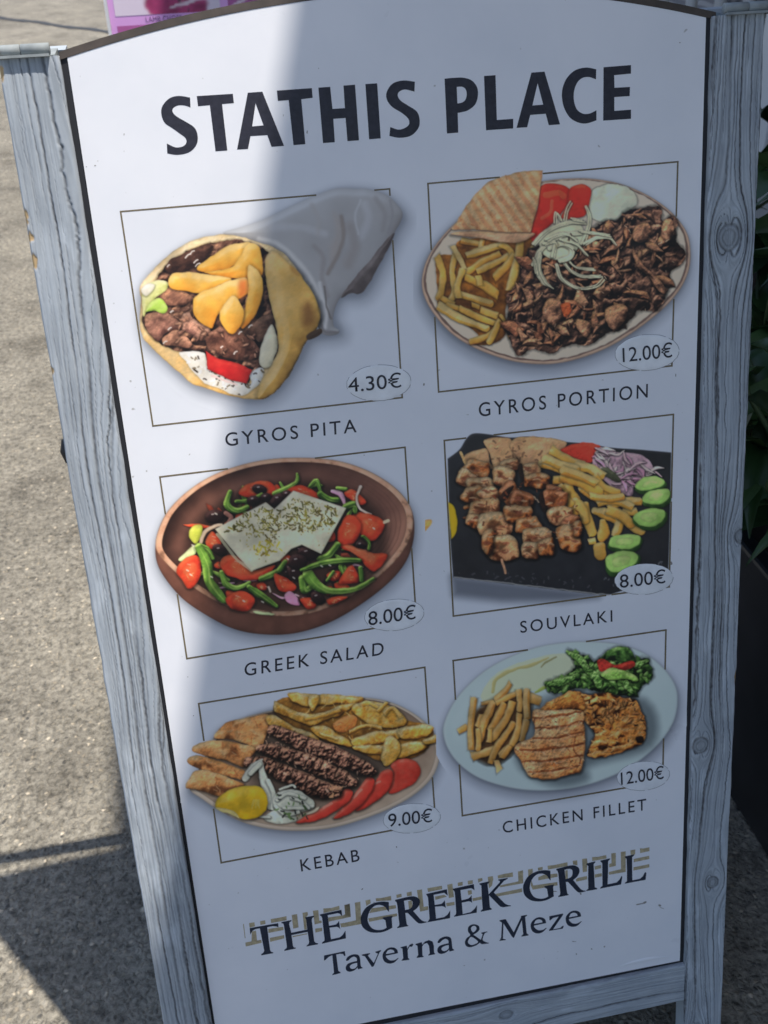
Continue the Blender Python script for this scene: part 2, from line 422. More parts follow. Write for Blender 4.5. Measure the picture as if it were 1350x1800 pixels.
def pic_pita():
    c = Canvas(200, 280, 2.5, (60, 90, 1330, 1130), ref=(226, 231, 238))
    W = lambda *t: t
    outl = [(117, 560), (230, 430), (380, 345), (480, 328), (650, 268), (870, 165), (990, 126), (1120, 133), (1200, 160), (1270, 240), (1235, 320), (1180, 440), (1100, 580), (1000, 605),
            (965, 680), (990, 760), (870, 790), (810, 890), (720, 1010), (620, 1055), (480, 1030), (340, 985), (210, 870), (122, 770)]
    c.dark(outl, .28, 46, 18, 22)
    c.dark(outl, .2, 20, 4, 8)
    # paper wrapper
    paper = [(480, 328), (560, 298), (650, 268), (760, 215), (870, 165), (940, 138), (990, 126), (1060, 130), (1120, 131), (1200, 158), (1250, 203), (1270, 240), (1258, 280), (1235, 320), (1215, 370),
             (1180, 440), (1130, 520), (1100, 578), (1040, 590), (1000, 605), (978, 640), (965, 690), (968, 735), (993, 752), (978, 770), (935, 774), (905, 755), (890, 700), (870, 610), (820, 520), (740, 430), (640, 370)]
    PG = [(98, 90, 86), (132, 128, 126), (156, 155, 154), (176, 178, 180)]
    c.poly(paper, PG, tone=.62, edge=.3, ew=26, noise=.1, ns=120, rim=.15, rw=5, sh=0, grad=(-.02, -.012), warp=0)
    c.poly([(1235, 325), (1180, 440), (1100, 578), (1040, 590), (1000, 605), (1060, 520), (1130, 440), (1190, 360)], [(74, 62, 60), (120, 108, 104), (150, 142, 138)], tone=.35, noise=.2, ns=40, rim=0, sh=0, edge=.2)
    c.poly([(960, 230), (1010, 260), (1015, 340), (990, 430), (950, 470), (940, 390), (965, 320)], [(150, 138, 128), (166, 156, 148)], a=.55, noise=.2, ns=40, rim=0, sh=0, edge=0, soft=30)
    for pts, r, col, a in [([(1000, 250), (1010, 330), (985, 420), (940, 500)], 9, (140, 126, 116), .6), ([(1105, 200), (1120, 260), (1090, 340)], 16, (184, 185, 188), .5), ([(1150, 170), (1190, 240), (1180, 310)], 10, (150, 144, 142), .5),
                           ([(700, 300), (820, 300), (930, 330)], 14, (182, 183, 185), .5), ([(1040, 300), (1060, 380), (1030, 460)], 22, (150, 140, 134), .5), ([(1085, 180), (1060, 250), (1075, 330)], 5, (190, 192, 194), .5), ([(1215, 180), (1225, 240), (1205, 320)], 6, (150, 146, 146), .6), ([(870, 200), (900, 270), (895, 330)], 10, (168, 164, 160), .5),
                           ([(880, 380), (920, 430), (915, 520), (940, 600)], 10, (150, 142, 138), .6), ([(640, 350), (720, 372), (800, 440), (870, 530), (905, 610)], 10, (196, 194, 190), .85), ([(905, 545), (915, 600), (935, 660), (930, 740)], 8, (200, 198, 195), .8),
                           ([(925, 560), (935, 640), (955, 700)], 4, (120, 112, 108), .8), ([(905, 700), (925, 755), (975, 760)], 6, (130, 124, 122), .8)]:
        c.rod(pts, r * 1.5, [tuple(v * .9 for v in col), col], k=.3, noise=.1, rim=0, sh=0, a=a, soft=r * 1.4)
    c.dv = .22
    # bread
    BR = [(140, 92, 40), (186, 138, 72), (222, 178, 108), (238, 206, 150), (242, 220, 176)]
    bread = [(117, 560), (160, 500), (230, 430), (300, 380), (380, 345), (480, 330), (560, 340), (640, 365), (700, 385), (760, 425), (830, 520), (885, 605), (907, 670), (900, 730), (865, 780), (838, 815), (810, 880),
             (770, 950), (720, 1010), (680, 1043), (620, 1055), (540, 1045), (480, 1030), (400, 1003), (340, 985), (280, 930), (210, 870), (150, 810), (122, 770), (115, 700), (120, 640)]
    c.poly(bread, BR, tone=.66, edge=.3, ew=22, noise=.16, ns=60, rim=.35, rw=4, sh=.35, shs=14)
    c.dv = .8
    inner = [(175, 560), (200, 500), (250, 450), (320, 405), (420, 372), (520, 355), (600, 365), (660, 395), (690, 430), (668, 480), (675, 560), (695, 660), (715, 760), (715, 850), (690, 905), (620, 930), (590, 985), (520, 985), (450, 960),
             (380, 900), (300, 850), (215, 815), (140, 745), (128, 690), (150, 620)]
    c.relief(inner, [(40, 22, 18), (78, 46, 34), (116, 74, 54), (150, 102, 74), (184, 134, 100)], sc=44, amt=1.3, tone=.4, seed=3, warp=10)
    for pts, pal, tone in [([(230, 470), (300, 410), (400, 375), (440, 385), (400, 440), (330, 480), (260, 500)], [(66, 38, 30), (116, 74, 54)], .4),
                           ([(300, 690), (330, 650), (350, 700), (430, 745), (400, 795), (330, 770), (290, 740)], [(120, 76, 62), (176, 128, 104), (204, 160, 134)], .5),
                           ([(135, 690), (200, 670), (280, 700), (300, 740), (230, 770), (200, 800), (150, 760)], [(104, 60, 48), (158, 104, 80), (190, 138, 108)], .5),
                           ([(230, 770), (280, 750), (340, 800), (330, 830), (260, 820), (220, 805)], [(120, 74, 54), (188, 136, 106)], .6),
                           ([(400, 780), (470, 735), (560, 745), (610, 800), (640, 850), (600, 890), (520, 880), (430, 840)], [(74, 40, 30), (128, 78, 56), (168, 112, 82)], .45),
                           ([(560, 740), (640, 700), (690, 680), (700, 720), (650, 800), (610, 780)], [(70, 42, 32), (116, 78, 56), (140, 100, 74)], .45),
                           ([(190, 580), (260, 560), (330, 590), (350, 620), (290, 650), (220, 640)], [(90, 54, 40), (150, 98, 70), (178, 126, 92)], .5)]:
        c.poly(pts, pal, tone=tone, edge=.6, ew=16, noise=.6, ns=34, rim=.4, rw=3, sh=.5, shs=10, warp=10, hl=.3)
    c.shards([(210, 640), (300, 640), (420, 740), (640, 760), (640, 880), (420, 860), (240, 790)], 34, [[(60, 34, 26), (120, 76, 56), (160, 110, 84)], [(110, 70, 54), (178, 126, 98), (206, 160, 130)]], (9, 22), 4)
    c.dv = .1
    # lettuce and cream
    c.poly([(125, 590), (150, 545), (200, 530), (240, 545), (225, 580), (180, 610), (150, 660), (128, 690)], [(150, 150, 80), (206, 206, 130), (236, 232, 180)], tone=.6, noise=.3, ns=16, rim=.2)
    c.poly([(140, 670), (160, 625), (200, 610), (236, 650), (215, 678), (175, 665)], [(92, 120, 40), (160, 190, 84), (206, 222, 130)], tone=.6, noise=.3, ns=22, rim=.3)
    c.poly([(120, 570), (150, 548), (180, 552), (170, 580), (140, 600)], [(200, 190, 160), (240, 236, 220)], tone=.7, rim=.2)
    cream = [(290, 850), (350, 845), (400, 850), (415, 900), (470, 945), (560, 975), (600, 985), (600, 940), (640, 915), (660, 930), (640, 985), (590, 1025), (540, 1040), (470, 1010), (400, 985), (350, 930), (310, 885)]
    c.poly(cream, [(180, 172, 150), (226, 220, 204), (246, 243, 234)], tone=.7, noise=.35, ns=18, rim=.15, sh=.15, warp=6)
    c.dots(cream, 60, [(120, 104, 80), (70, 54, 44), (255, 255, 252), (255, 255, 252)], (2, 8), 5)
    c.poly([(690, 725), (712, 760), (718, 830), (690, 905), (655, 915), (640, 880), (655, 800)], [(170, 160, 128), (216, 206, 172), (232, 226, 200)], tone=.6, noise=.1, rim=.25)
    c.poly([(403, 842), (450, 872), (530, 893), (608, 925), (596, 960), (580, 986), (520, 970), (455, 945), (410, 922)], [(128, 20, 22), (200, 34, 34), (222, 60, 50), (236, 130, 110)], tone=.42, edge=.25, noise=.18, ns=40, rim=.3, rw=5, smooth=False)
    c.line([(430, 950), (490, 972), (540, 990)], 5, (244, 214, 204))
    # folded flap at the right
    flap = [(676, 420), (700, 398), (760, 445), (830, 520), (880, 600), (903, 670), (896, 735), (840, 808), (800, 890), (740, 985), (680, 1040), (635, 1050), (640, 990), (690, 910), (722, 840), (722, 770), (700, 680), (680, 600), (668, 520), (662, 460)]
    c.poly(flap, [(88, 56, 28), (146, 106, 52), (190, 148, 80), (212, 176, 110), (224, 194, 140)], tone=.58, edge=.32, ew=34, noise=.14, ns=70, rim=.3, rw=5, sh=.55, shs=22, grad=(-.03, -.02))
    c.poly([(820, 640), (850, 610), (885, 640), (895, 710), (860, 750), (825, 740), (815, 690)], [(120, 72, 36), (150, 100, 50)], a=.75, rim=0, sh=0, edge=0, noise=.3, ns=30, soft=34)
    c.poly([(770, 460), (800, 475), (825, 510), (800, 515), (775, 490)], [(140, 90, 40), (170, 120, 60)], a=.6, rim=0, sh=0, edge=0, soft=14)
    c.poly([(850, 770), (905, 745), (915, 765), (860, 795)], [(74, 50, 34), (100, 74, 50)], rim=0, sh=0)
    c.rod([(690, 430), (720, 520), (735, 640), (760, 760), (745, 860)], 13, [(214, 170, 96), (240, 208, 146)], a=.45, k=.2, rim=0, sh=0)
    c.dv = .1
    # fries
    F = [(206, 118, 34), (238, 164, 62), (250, 192, 92), (253, 214, 134)]
    for pts, t in [([(365, 482), (385, 455), (440, 420), (510, 376), (592, 366), (600, 390), (570, 430), (525, 468), (470, 488), (400, 497)], .62),
                   ([(590, 368), (635, 380), (650, 430), (656, 500), (620, 520), (520, 522), (440, 510), (400, 495), (470, 488), (525, 466), (560, 420)], .5),
                   ([(252, 505), (330, 497), (440, 508), (515, 526), (470, 552), (380, 587), (320, 580), (247, 563)], .66),
                   ([(348, 620), (385, 582), (450, 558), (520, 530), (587, 522), (592, 585), (550, 612), (490, 652), (452, 692), (432, 742), (390, 722), (353, 682)], .58),
                   ([(598, 462), (640, 500), (657, 560), (642, 640), (612, 700), (568, 745), (553, 712), (580, 640), (590, 560), (586, 500)], .6),
                   ([(522, 598), (560, 640), (572, 682), (552, 742), (515, 767), (474, 722), (468, 670)], .62)]:
        c.poly(pts, F, tone=t, edge=.3, ew=22, noise=.2, ns=46, rim=.25, rw=3, sh=.5, shs=12, grad=(.05, -.22))
    c.poly([(545, 535), (585, 525), (592, 585), (560, 615), (540, 600)], [(226, 96, 40), (240, 140, 60)], a=.8, rim=0, sh=0, edge=0, soft=22)
    for x, y, l in [(325, 425, 20), (345, 410, 16), (370, 465, 16), (360, 450, 14), (255, 670, 9), (245, 745, 10), (225, 805, 12), (535, 850, 12), (475, 825, 6), (600, 735, 12), (555, 762, 10), (240, 470, 10)]:
        c.line([(x - l * .6, y + l * .4), (x, y - l * .3), (x + l * .6, y - l * .5)], 2.6, (246, 238, 226))
    return c.finish()
def pic_gyros():
    c = Canvas(730, 280, 2.7, (-10, 40, 1340, 1060), ref=(128, 139, 163))
    o = [(30, 590), (45, 500), (90, 415), (180, 310), (300, 220), (450, 150), (600, 105), (760, 90), (880, 97), (1000, 125), (1120, 180), (1220, 255), (1285, 340), (1305, 420), (1300, 520), (1255, 620), (1170, 715), (1050, 810),
         (920, 890), (780, 945), (640, 972), (500, 965), (380, 935), (260, 885), (170, 825), (100, 750), (50, 670)]
    c.dark(o, .3, 44, -10, 30); c.dark(o, .25, 16, -3, 8)
    c.poly(o, [(96, 82, 78), (126, 110, 104), (140, 124, 116)], tone=.55, edge=.3, ew=10, noise=.2, ns=40, rim=.5, rw=3, sh=0, warp=0)
    i1 = [(x + (668 - x) * .018, y + (530 - y) * .022 - 4) for x, y in o]
    c.poly(i1, [(62, 48, 46), (84, 68, 64)], tone=.5, edge=0, noise=.2, rim=0, sh=0, warp=3)
    i2 = [(x + (668 - x) * .034, y + (530 - y) * .034 - 6) for x, y in o]
    c.poly(i2, [(112, 108, 110), (142, 138, 136), (158, 153, 150)], tone=.7, edge=.25, ew=26, noise=.1, ns=120, rim=0, sh=0, warp=3)
    c.dv = .12
    # tzatziki, tomatoes
    tz = [(835, 160), (870, 132), (930, 118), (990, 125), (1040, 158), (1052, 205), (1015, 245), (950, 285), (870, 292), (822, 262), (820, 205)]
    c.relief(tz, [(104, 112, 108), (140, 148, 142), (162, 168, 160), (176, 180, 172)], sc=60, amt=.9, tone=.55, seed=8, warp=8, ridge=.3, sh=.3)
    RED = [(88, 20, 20), (150, 34, 30), (174, 48, 38), (180, 92, 62)]
    c.poly([(596, 128), (640, 113), (700, 122), (735, 155), (720, 220), (660, 290), (600, 360), (545, 412), (512, 425), (545, 335), (578, 240), (585, 170)], RED, tone=.45, edge=.3, noise=.22, ns=50, rim=.3, rw=5)
    c.poly([(727, 152), (760, 124), (805, 120), (832, 146), (826, 205), (808, 262), (750, 280), (690, 276), (722, 215)], RED, tone=.5, edge=.3, noise=.2, ns=50, rim=.3, rw=5)
    c.rod([(620, 170), (680, 160), (705, 175)], 14, [(170, 80, 50), (184, 110, 74)], a=.6, rim=0, sh=0)
    c.rod([(600, 280), (640, 250), (650, 200)], 8, [(180, 90, 60), (190, 120, 90)], a=.6, rim=0, sh=0)
    c.dv = .16
    # fries
    F = [(112, 70, 30), (184, 142, 70), (216, 182, 108), (238, 216, 160)]
    base = [(100, 470), (190, 450), (200, 395), (290, 375), (480, 395), (520, 360), (560, 400), (560, 500), (480, 620), (430, 700), (430, 830), (350, 880), (260, 870), (300, 830), (120, 700), (110, 640)]
    c.poly(base, [(56, 32, 14), (100, 62, 24), (128, 84, 34)], tone=.3, noise=.4, ns=30, rim=0, sh=.3)
    fries(c, [[(215, 385), (300, 400), 16], [(320, 380), (310, 420), 14], [(105, 465), (130, 540), (125, 610), (112, 660), (17)], [(190, 450), (175, 540), (185, 620), (165, 680), 17], [(180, 415), (215, 480), (240, 540), 15],
              [(250, 455), (330, 430), (410, 405), 19], [(245, 540), (320, 485), (400, 450), 18], [(300, 530), (380, 490), (450, 455), 17], [(410, 400), (450, 430), (465, 460), 17], [(380, 560), (430, 510), (470, 460), 22],
              [(500, 360), (490, 460), (470, 540), (450, 610), 20], [(560, 425), (530, 480), (510, 520), 17], [(130, 660), (175, 690), 16], [(150, 690), (230, 720), (320, 760), (400, 780), 14], [(240, 560), (330, 600), (385, 640), 22],
              [(205, 640), (290, 665), (365, 685), 18], [(270, 690), (300, 700), 14], [(115, 695), (200, 750), (290, 785), (345, 805), 21], [(210, 705), (290, 745), (370, 775), 16], [(310, 715), (390, 745), 17], [(260, 865), (320, 850), (370, 820), 15],
              [(350, 870), (375, 820), (400, 770), 17], [(405, 740), (425, 770), (450, 850), 10], [(225, 520), (200, 600), (205, 650), 16], [(300, 560), (310, 600), 16]], F)
    c.dv = .35
    # pita wedge
    P = [(120, 84, 56), (172, 132, 98), (204, 168, 130), (222, 192, 158)]
    c.poly([(170, 352), (300, 338), (550, 345), (545, 372), (470, 398), (330, 378), (220, 366)], [(110, 78, 56), (164, 130, 102), (186, 156, 126)], tone=.5, noise=.35, ns=24, rim=.3, sh=.45, shs=14)
    w = [(605, 55, 1), (540, 53), (440, 75), (360, 100), (290, 160), (230, 240), (190, 305), (178, 332), (300, 335), (420, 345), (548, 348, 1), (575, 240), (592, 160)]
    st_ = lambda X, Y: .5 * np.tanh(1.6 * np.sin(2 * math.pi * ((X * .83 - Y * .55) / 43. + .35 * fbm(X / 70, Y / 70, 3, 2)))) * (.5 + fbm(X / 40, Y / 40, 8, 2))
    c.poly(w, P, tone=.56, edge=.28, ew=22, noise=.3, ns=36, rim=.3, rw=4, sh=.4, tex=st_)
    c.dots(w, 26, [(104, 66, 40), (120, 80, 52)], (3, 9), 2, a=.6)
    c.dv = 1.2
    # meat
    m = [(1010, 240), (1100, 230), (1165, 225), (1175, 290), (1215, 268), (1245, 300), (1230, 380), (1280, 430), (1270, 490), (1210, 530), (1215, 590), (1190, 650), (1150, 715), (1060, 720), (980, 805), (900, 830), (830, 880), (740, 880),
         (640, 920), (560, 900), (490, 930), (460, 880), (425, 790), (440, 720), (430, 650), (490, 580), (500, 500), (560, 420), (700, 400), (840, 330), (900, 290), (960, 285)]
    c.relief(m, [(22, 14, 14), (44, 28, 24), (72, 48, 38), (104, 72, 54), (134, 98, 74)], sc=46, amt=1.2, tone=.36, seed=12, warp=14, ridge=.5, sh=.4, shs=16)
    mp = [[(20, 12, 11), (58, 37, 28), (136, 94, 68)], [(30, 18, 15), (100, 64, 45), (180, 132, 98)], [(48, 30, 23), (134, 94, 68), (204, 160, 124)], [(24, 14, 11), (86, 48, 30), (168, 108, 68)]]
    mi_ = [(640 + (x - 640) * .93 + 12, 600 + (y - 600) * .92) for x, y in m]
    c.shards(mi_, 62, mp, (38, 74), 5, (.26, .5), sh=.65, edge=.95, rim=.35, noise=.6)
    c.shards(mi_, 34, mp[1:], (24, 50), 15, (.25, .5), sh=.65, edge=.95, rim=.3, noise=.55)
    c.shards(mi_, 26, [[(90, 58, 42), (164, 122, 92), (216, 178, 146)]], (14, 34), 9, (.12, .26), sh=.5, edge=.6, rim=.3)
    for pts in [[(1035, 420), (1070, 480), (1130, 540), (1180, 600), (1185, 640), (1150, 620), (1110, 560), (1050, 500)], [(640, 660), (690, 680), (700, 740), (670, 800), (620, 760), (610, 700)], [(1040, 330), (1100, 300), (1120, 340), (1090, 390), (1040, 385)],
                [(900, 720), (960, 690), (1010, 700), (1000, 760), (950, 810), (920, 790)], [(1180, 300), (1220, 290), (1230, 340), (1200, 390), (1175, 360)], [(770, 760), (830, 790), (820, 850), (770, 810)], [(1090, 395), (1140, 405), (1175, 440), (1120, 430)]]:
        c.poly(pts, [(40, 24, 18), (112, 76, 54), (176, 134, 102)], tone=.45, edge=.7, ew=20, noise=.6, ns=26, rim=.45, rw=4, sh=.6, shs=14, warp=9)
    c.poly([(690, 690), (730, 680), (740, 720), (710, 750), (695, 720)], [(130, 54, 30), (170, 84, 48)], tone=.5)
    c.dots(m, 36, [(196, 178, 160), (170, 140, 114)], (2, 9), 3, asp=(.2, .4))
    c.dv = .2
    # onions
    ON = [(112, 118, 106), (152, 156, 140), (176, 178, 162), (190, 192, 178)]
    c.poly([(590, 370), (680, 310), (770, 290), (800, 360), (760, 440), (720, 480), (640, 470), (600, 440)], ON, tone=.4, noise=.3, ns=26, sh=.4)
    for pts, r in [([(660, 300), (665, 250), (690, 290)], 5), ([(705, 290), (715, 240), (735, 200)], 5), ([(810, 225), (825, 280), (810, 350), (790, 400)], 9), ([(560, 400), (620, 340), (720, 300), (800, 300)], 11), ([(560, 500), (600, 420), (690, 360), (780, 350)], 13),
                   ([(590, 450), (580, 520), (610, 580), (645, 605)], [14, 22, 18, 4]), ([(670, 500), (690, 560), (740, 600), (780, 610)], [10, 12, 12, 5]), ([(700, 480), (740, 530), (800, 555), (880, 550)], [9, 11, 10, 4]), ([(720, 470), (760, 510), (845, 520)], 7),
                   ([(800, 400), (860, 370), (920, 370), (945, 400)], [8, 11, 9, 4]), ([(780, 340), (860, 350), (920, 360)], 6), ([(560, 470), (570, 540)], 5), ([(640, 420), (690, 400), (740, 420), (735, 460), (690, 480)], 18), ([(690, 380), (760, 400), (810, 450)], 9),
                   ([(610, 400), (660, 390), (650, 460)], 9), ([(780, 610), (850, 600), (890, 565)], 4), ([(740, 280), (790, 290)], 6), ([(620, 380), (700, 350), (760, 380)], 8)]:
        c.rod(pts, [q * .8 for q in r] if hasattr(r, '__len__') else r * .75, ON, tone=.72, k=.4, noise=.1, rim=.3, sh=.5, shs=8)
        q_ = [(x + 9, y + 7) for x, y in pts]; c.rod(q_, 3.5, ON, tone=.75, k=.4, noise=.1, rim=.2, sh=.35, shs=6)
    c.dots([(600, 380), (780, 330), (760, 460), (640, 470)], 9, [(40, 34, 30), (90, 86, 70)], (2, 7), 4)
    return c.finish()
def pic_salad():
    c = Canvas(260, 780, 2.7, (0, 40, 1330, 990), ref=(140, 150, 166))
    o = [(35, 490), (50, 410), (95, 320), (190, 225), (310, 150), (450, 100), (600, 72), (760, 68), (900, 82), (1020, 118), (1120, 170), (1200, 235), (1250, 310), (1265, 400), (1250, 500), (1205, 590), (1120, 680), (1000, 770), (880, 840), (760, 885), (640, 906),
         (500, 900), (390, 872), (280, 815), (170, 740), (90, 650), (45, 570)]
    c.dark(o, .28, 40, 6, 26); c.dark(o, .2, 14, 2, 8)
    c.poly(o, [(48, 28, 22), (78, 48, 38), (104, 68, 54)], tone=.45, edge=.2, ew=30, noise=.16, ns=60, rim=.4, rw=5, sh=0, warp=0)
    rim = [(36, 480), (52, 405), (98, 316), (192, 222), (312, 148), (452, 98), (600, 71), (760, 67), (900, 81), (1018, 117), (1118, 169), (1198, 233), (1248, 305), (1258, 385), (1235, 470), (1170, 560), (1070, 650), (950, 730), (820, 790), (700, 815), (560, 815), (430, 790),
           (310, 740), (200, 670), (110, 590), (55, 530)]
    c.poly(rim, [(84, 58, 42), (128, 94, 72), (160, 126, 102), (184, 154, 132)], tone=.55, edge=.3, ew=10, noise=.7, ns=34, rim=.35, rw=4, sh=0, warp=0)
    inn = [(x + (650 - x) * .05, y + (440 - y) * .058 - 1) for x, y in rim]
    c.poly(inn, [(24, 14, 14), (52, 32, 27), (84, 54, 44), (112, 76, 60)], tone=.6, edge=-.5, ew=80, noise=.14, ns=90, rim=.3, rw=6, sh=0, L=(-.9, -.4), warp=0)
    for k in range(5):
        f = .10 + .035 * k
        q = [(x + (650 - x) * f, y + (440 - y) * f) for x, y in rim][8:17]
        c.rod(q, 3, [(60, 36, 30), (84, 54, 44)], a=.35, rim=0, sh=0)
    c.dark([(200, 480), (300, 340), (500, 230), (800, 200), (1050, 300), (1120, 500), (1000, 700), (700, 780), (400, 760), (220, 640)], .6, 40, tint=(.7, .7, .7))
    c.dv = .16
    RED = [(84, 20, 14), (142, 40, 26), (178, 62, 38), (196, 100, 66)]
    GR = [(18, 34, 13), (40, 68, 24), (74, 106, 40), (122, 148, 80)]
    PUR = [(70, 40, 60), (120, 86, 110), (170, 140, 156), (190, 170, 180)]
    def tom(p, t=.45, **k):
        c.poly(p, RED, tone=t, edge=.4, ew=18, noise=.25, ns=36, rim=.3, rw=4, sh=.45, shs=14, **k)
        A = np.array([q[:2] for q in p], float); m = A.mean(0) + (4, 6)
        c.poly([tuple(m + (q - m) * .62) for q in A], [(160, 62, 36), (196, 104, 64), (212, 140, 96)], tone=t, edge=.2, noise=.6, ns=20, rim=0, sh=0, a=.55, soft=14)
        c.dots([tuple(m + (q - m) * .5) for q in A], 5, [(206, 160, 104), (214, 176, 130)], (2, 5), int(A[0, 0]), a=.6)
        q = m + (A[1] - m) * .6; c.rod([tuple(q), tuple(q + (14, 3))], 3.5, (226, 190, 170), a=.7, rim=0, sh=0, soft=3)
    def gre(p, r, t=.5):
        rr = [q * .74 for q in r] if hasattr(r, '__len__') else r * .78
        c.rod(p, rr, GR, tone=t, k=.5, noise=.2, ns=30, rim=.25, sh=.45, shs=12, spec=.3)
        hi = max(rr) if hasattr(rr, '__len__') else rr
        c.rod([(x + hi * .25, y + hi * .3) for x, y in p], [hi * .1, hi * .3, hi * .1], [(96, 122, 54), (150, 172, 96)], a=.55, k=.2, rim=0, sh=0, soft=hi * .25)
    def oliv(x, y, a, b, th=0):
        pp = [(x + a * math.cos(f) * math.cos(th) - b * math.sin(f) * math.sin(th), y + a * math.cos(f) * math.sin(th) + b * math.sin(f) * math.cos(th)) for f in np.arange(0, 6.28, .5)]
        c.poly(pp, [(14, 8, 10), (34, 20, 22), (64, 42, 42), (120, 90, 86)], tone=.3, edge=.45, ew=12, noise=.1, rim=.3, sh=.5)
        c.line([(x - a * .3, y - b * .35), (x - a * .1, y - b * .4)], 3.2, (214, 206, 206), .8)
    c.shards([(300, 300), (600, 200), (950, 230), (1080, 420), (1000, 640), (700, 740), (400, 700), (250, 560)], 60, [[(18, 16, 10), (40, 40, 20), (60, 60, 30)], [(50, 20, 16), (90, 36, 26), (110, 50, 36)], [(16, 10, 12), (34, 22, 24), (60, 40, 40)]], (20, 46), 2)
    rr_ = np.random.RandomState(77)
    for k, (x, y) in enumerate(c.inside([(240, 420), (400, 260), (640, 190), (900, 230), (1090, 360), (1110, 520), (980, 660), (760, 750), (500, 770), (330, 720), (180, 600)], 64, 21)):
        th = rr_.uniform(0, 6.28); l = rr_.uniform(26, 50); bn = rr_.uniform(-24, 24)
        if k % 3 == 0: gre([(x - l * math.cos(th), y - l * math.sin(th)), (x + bn * math.sin(th), y - bn * math.cos(th)), (x + l * math.cos(th), y + l * math.sin(th))], [8, 17, 8], rr_.uniform(.4, .65))
        elif k % 3 == 1: tom([(x + l * math.cos(th + f) * q, y + .75 * l * math.sin(th + f) * q) for f, q in ((0, 1), (1.2, .8), (2.4, 1), (3.8, .7), (5, .9))], rr_.uniform(.35, .55))
        elif k % 2: oliv(x, y, 24, 18, th)
        else: c.rod([(x - l, y), (x, y + bn), (x + l, y + bn * .4)], [2, 6, 2], PUR, tone=.6)
    tom([(432, 240), (460, 200), (520, 178), (580, 182), (606, 215), (590, 250), (520, 260)], .5)
    oliv(530, 215, 36, 22, .2)
    gre([(390, 230), (375, 290), (420, 320), (470, 300)], [16, 22, 20, 14]); gre([(420, 275), (480, 270), (540, 240)], 12, .4)
    gre([(600, 235), (660, 210), (705, 180), (708, 145)], [16, 16, 14, 9], .55)
    tom([(655, 225), (700, 200), (760, 205), (815, 250), (780, 270), (700, 240)], .45)
    gre([(770, 200), (800, 175), (820, 230)], [8, 14, 10], .5); gre([(820, 240), (860, 265), (900, 270)], 20, .3)
    oliv(500, 270, 30, 24); oliv(560, 255, 26, 22); oliv(620, 265, 44, 28, -.5); oliv(660, 240, 24, 20)
    c.rod([(875, 225), (915, 240), (935, 290)], [8, 14, 6], PUR, tone=.5)
    gre([(900, 210), (940, 215)], 11, .6)
    tom([(930, 230), (980, 220), (1036, 275), (1010, 290), (950, 260)], .5)
    gre([(940, 300), (980, 290), (985, 325)], [24, 26, 14], .35)
    c.rod([(1008, 205), (990, 260), (1010, 310), (1060, 335)], [8, 6, 6, 4], [(120, 104, 96), (190, 180, 170), (204, 196, 188)], tone=.6)
    tom([(985, 345), (1040, 330), (1118, 365), (1112, 420), (1060, 460), (1010, 430)], .5)
    tom([(900, 430), (930, 350), (975, 340), (1012, 380), (1000, 440), (965, 480), (910, 475)], .48)
    c.line([(1122, 372), (1140, 365)], 8, (196, 176, 150))
    tom([(912, 490), (960, 480), (1050, 515), (1132, 520), (1125, 560), (1080, 605), (1040, 590), (990, 530)], .55)
    c.poly([(930, 490), (1000, 495), (1070, 525), (1060, 560), (1010, 540)], [(160, 80, 50), (186, 120, 86)], a=.7, rim=0, sh=0)
    gre([(1020, 440), (1050, 470), (1050, 500)], 10, .35); oliv(1010, 480, 26, 18)
    tom([(905, 655), (960, 575), (1000, 620), (995, 660), (940, 668)], .45); gre([(1010, 590), (1015, 650)], 14, .4)
    # left side
    oliv(315, 345, 44, 32); c.rod([(370, 330), (395, 350), (385, 375)], 11, [(70, 40, 34), (130, 90, 76)], tone=.5)
    c.poly([(168, 385), (230, 380), (300, 392), (250, 400)], RED, tone=.7, rim=.2)
    c.poly([(195, 440), (205, 395), (245, 382), (262, 400), (250, 450), (225, 475)], [(70, 84, 20), (136, 146, 60), (176, 180, 96)], tone=.55, edge=.3, rim=.4)
    c.rod([(250, 470), (270, 420), (320, 390), (350, 385)], [8, 10, 9, 6], [(130, 112, 96), (190, 172, 150), (204, 190, 172)], tone=.6)
    tom([(272, 470), (300, 420), (330, 440), (345, 480), (300, 500)], .62)
    oliv(340, 505, 36, 26, .6)
    c.poly([(145, 550), (190, 500), (230, 480), (225, 520), (170, 555)], [(96, 120, 70), (160, 178, 130), (190, 200, 160)], tone=.6, rim=.4)
    tom([(135, 598), (175, 545), (225, 530), (252, 560), (245, 640), (200, 690), (170, 660)], .5)
    gre([(240, 480), (280, 500), (310, 545)], [14, 18, 12], .5); gre([(240, 490), (280, 570), (290, 650), (340, 720), (365, 745)], [22, 34, 30, 30, 20], .52)
    tom([(345, 560), (380, 530), (440, 540), (500, 600), (600, 575), (570, 620), (500, 648), (420, 640), (360, 610)], .55)
    c.rod([(380, 600), (450, 630), (540, 620)], 8, [(150, 50, 34), (176, 80, 54)], a=.6, rim=0, sh=0)
    gre([(350, 610), (370, 665), (420, 685), (480, 660)], [14, 22, 18, 10], .6)
    tom([(370, 740), (400, 705), (460, 700), (510, 740), (480, 790), (400, 785)], .38)
    gre([(480, 680), (530, 715), (610, 770)], [16, 24, 12], .4); gre([(540, 640), (580, 625), (640, 590)], [20, 22, 10], .45)
    tom([(600, 615), (640, 630), (700, 670), (690, 700), (630, 700), (605, 660)], .5)
    gre([(650, 560), (625, 600)], 16, .5); oliv(700, 615, 44, 36, .5); c.line([(572, 680), (580, 700)], 5, (200, 190, 180))
    c.poly([(500, 800), (520, 790), (600, 806), (570, 812)], [(120, 140, 100), (180, 190, 150)], tone=.6, sh=.2)
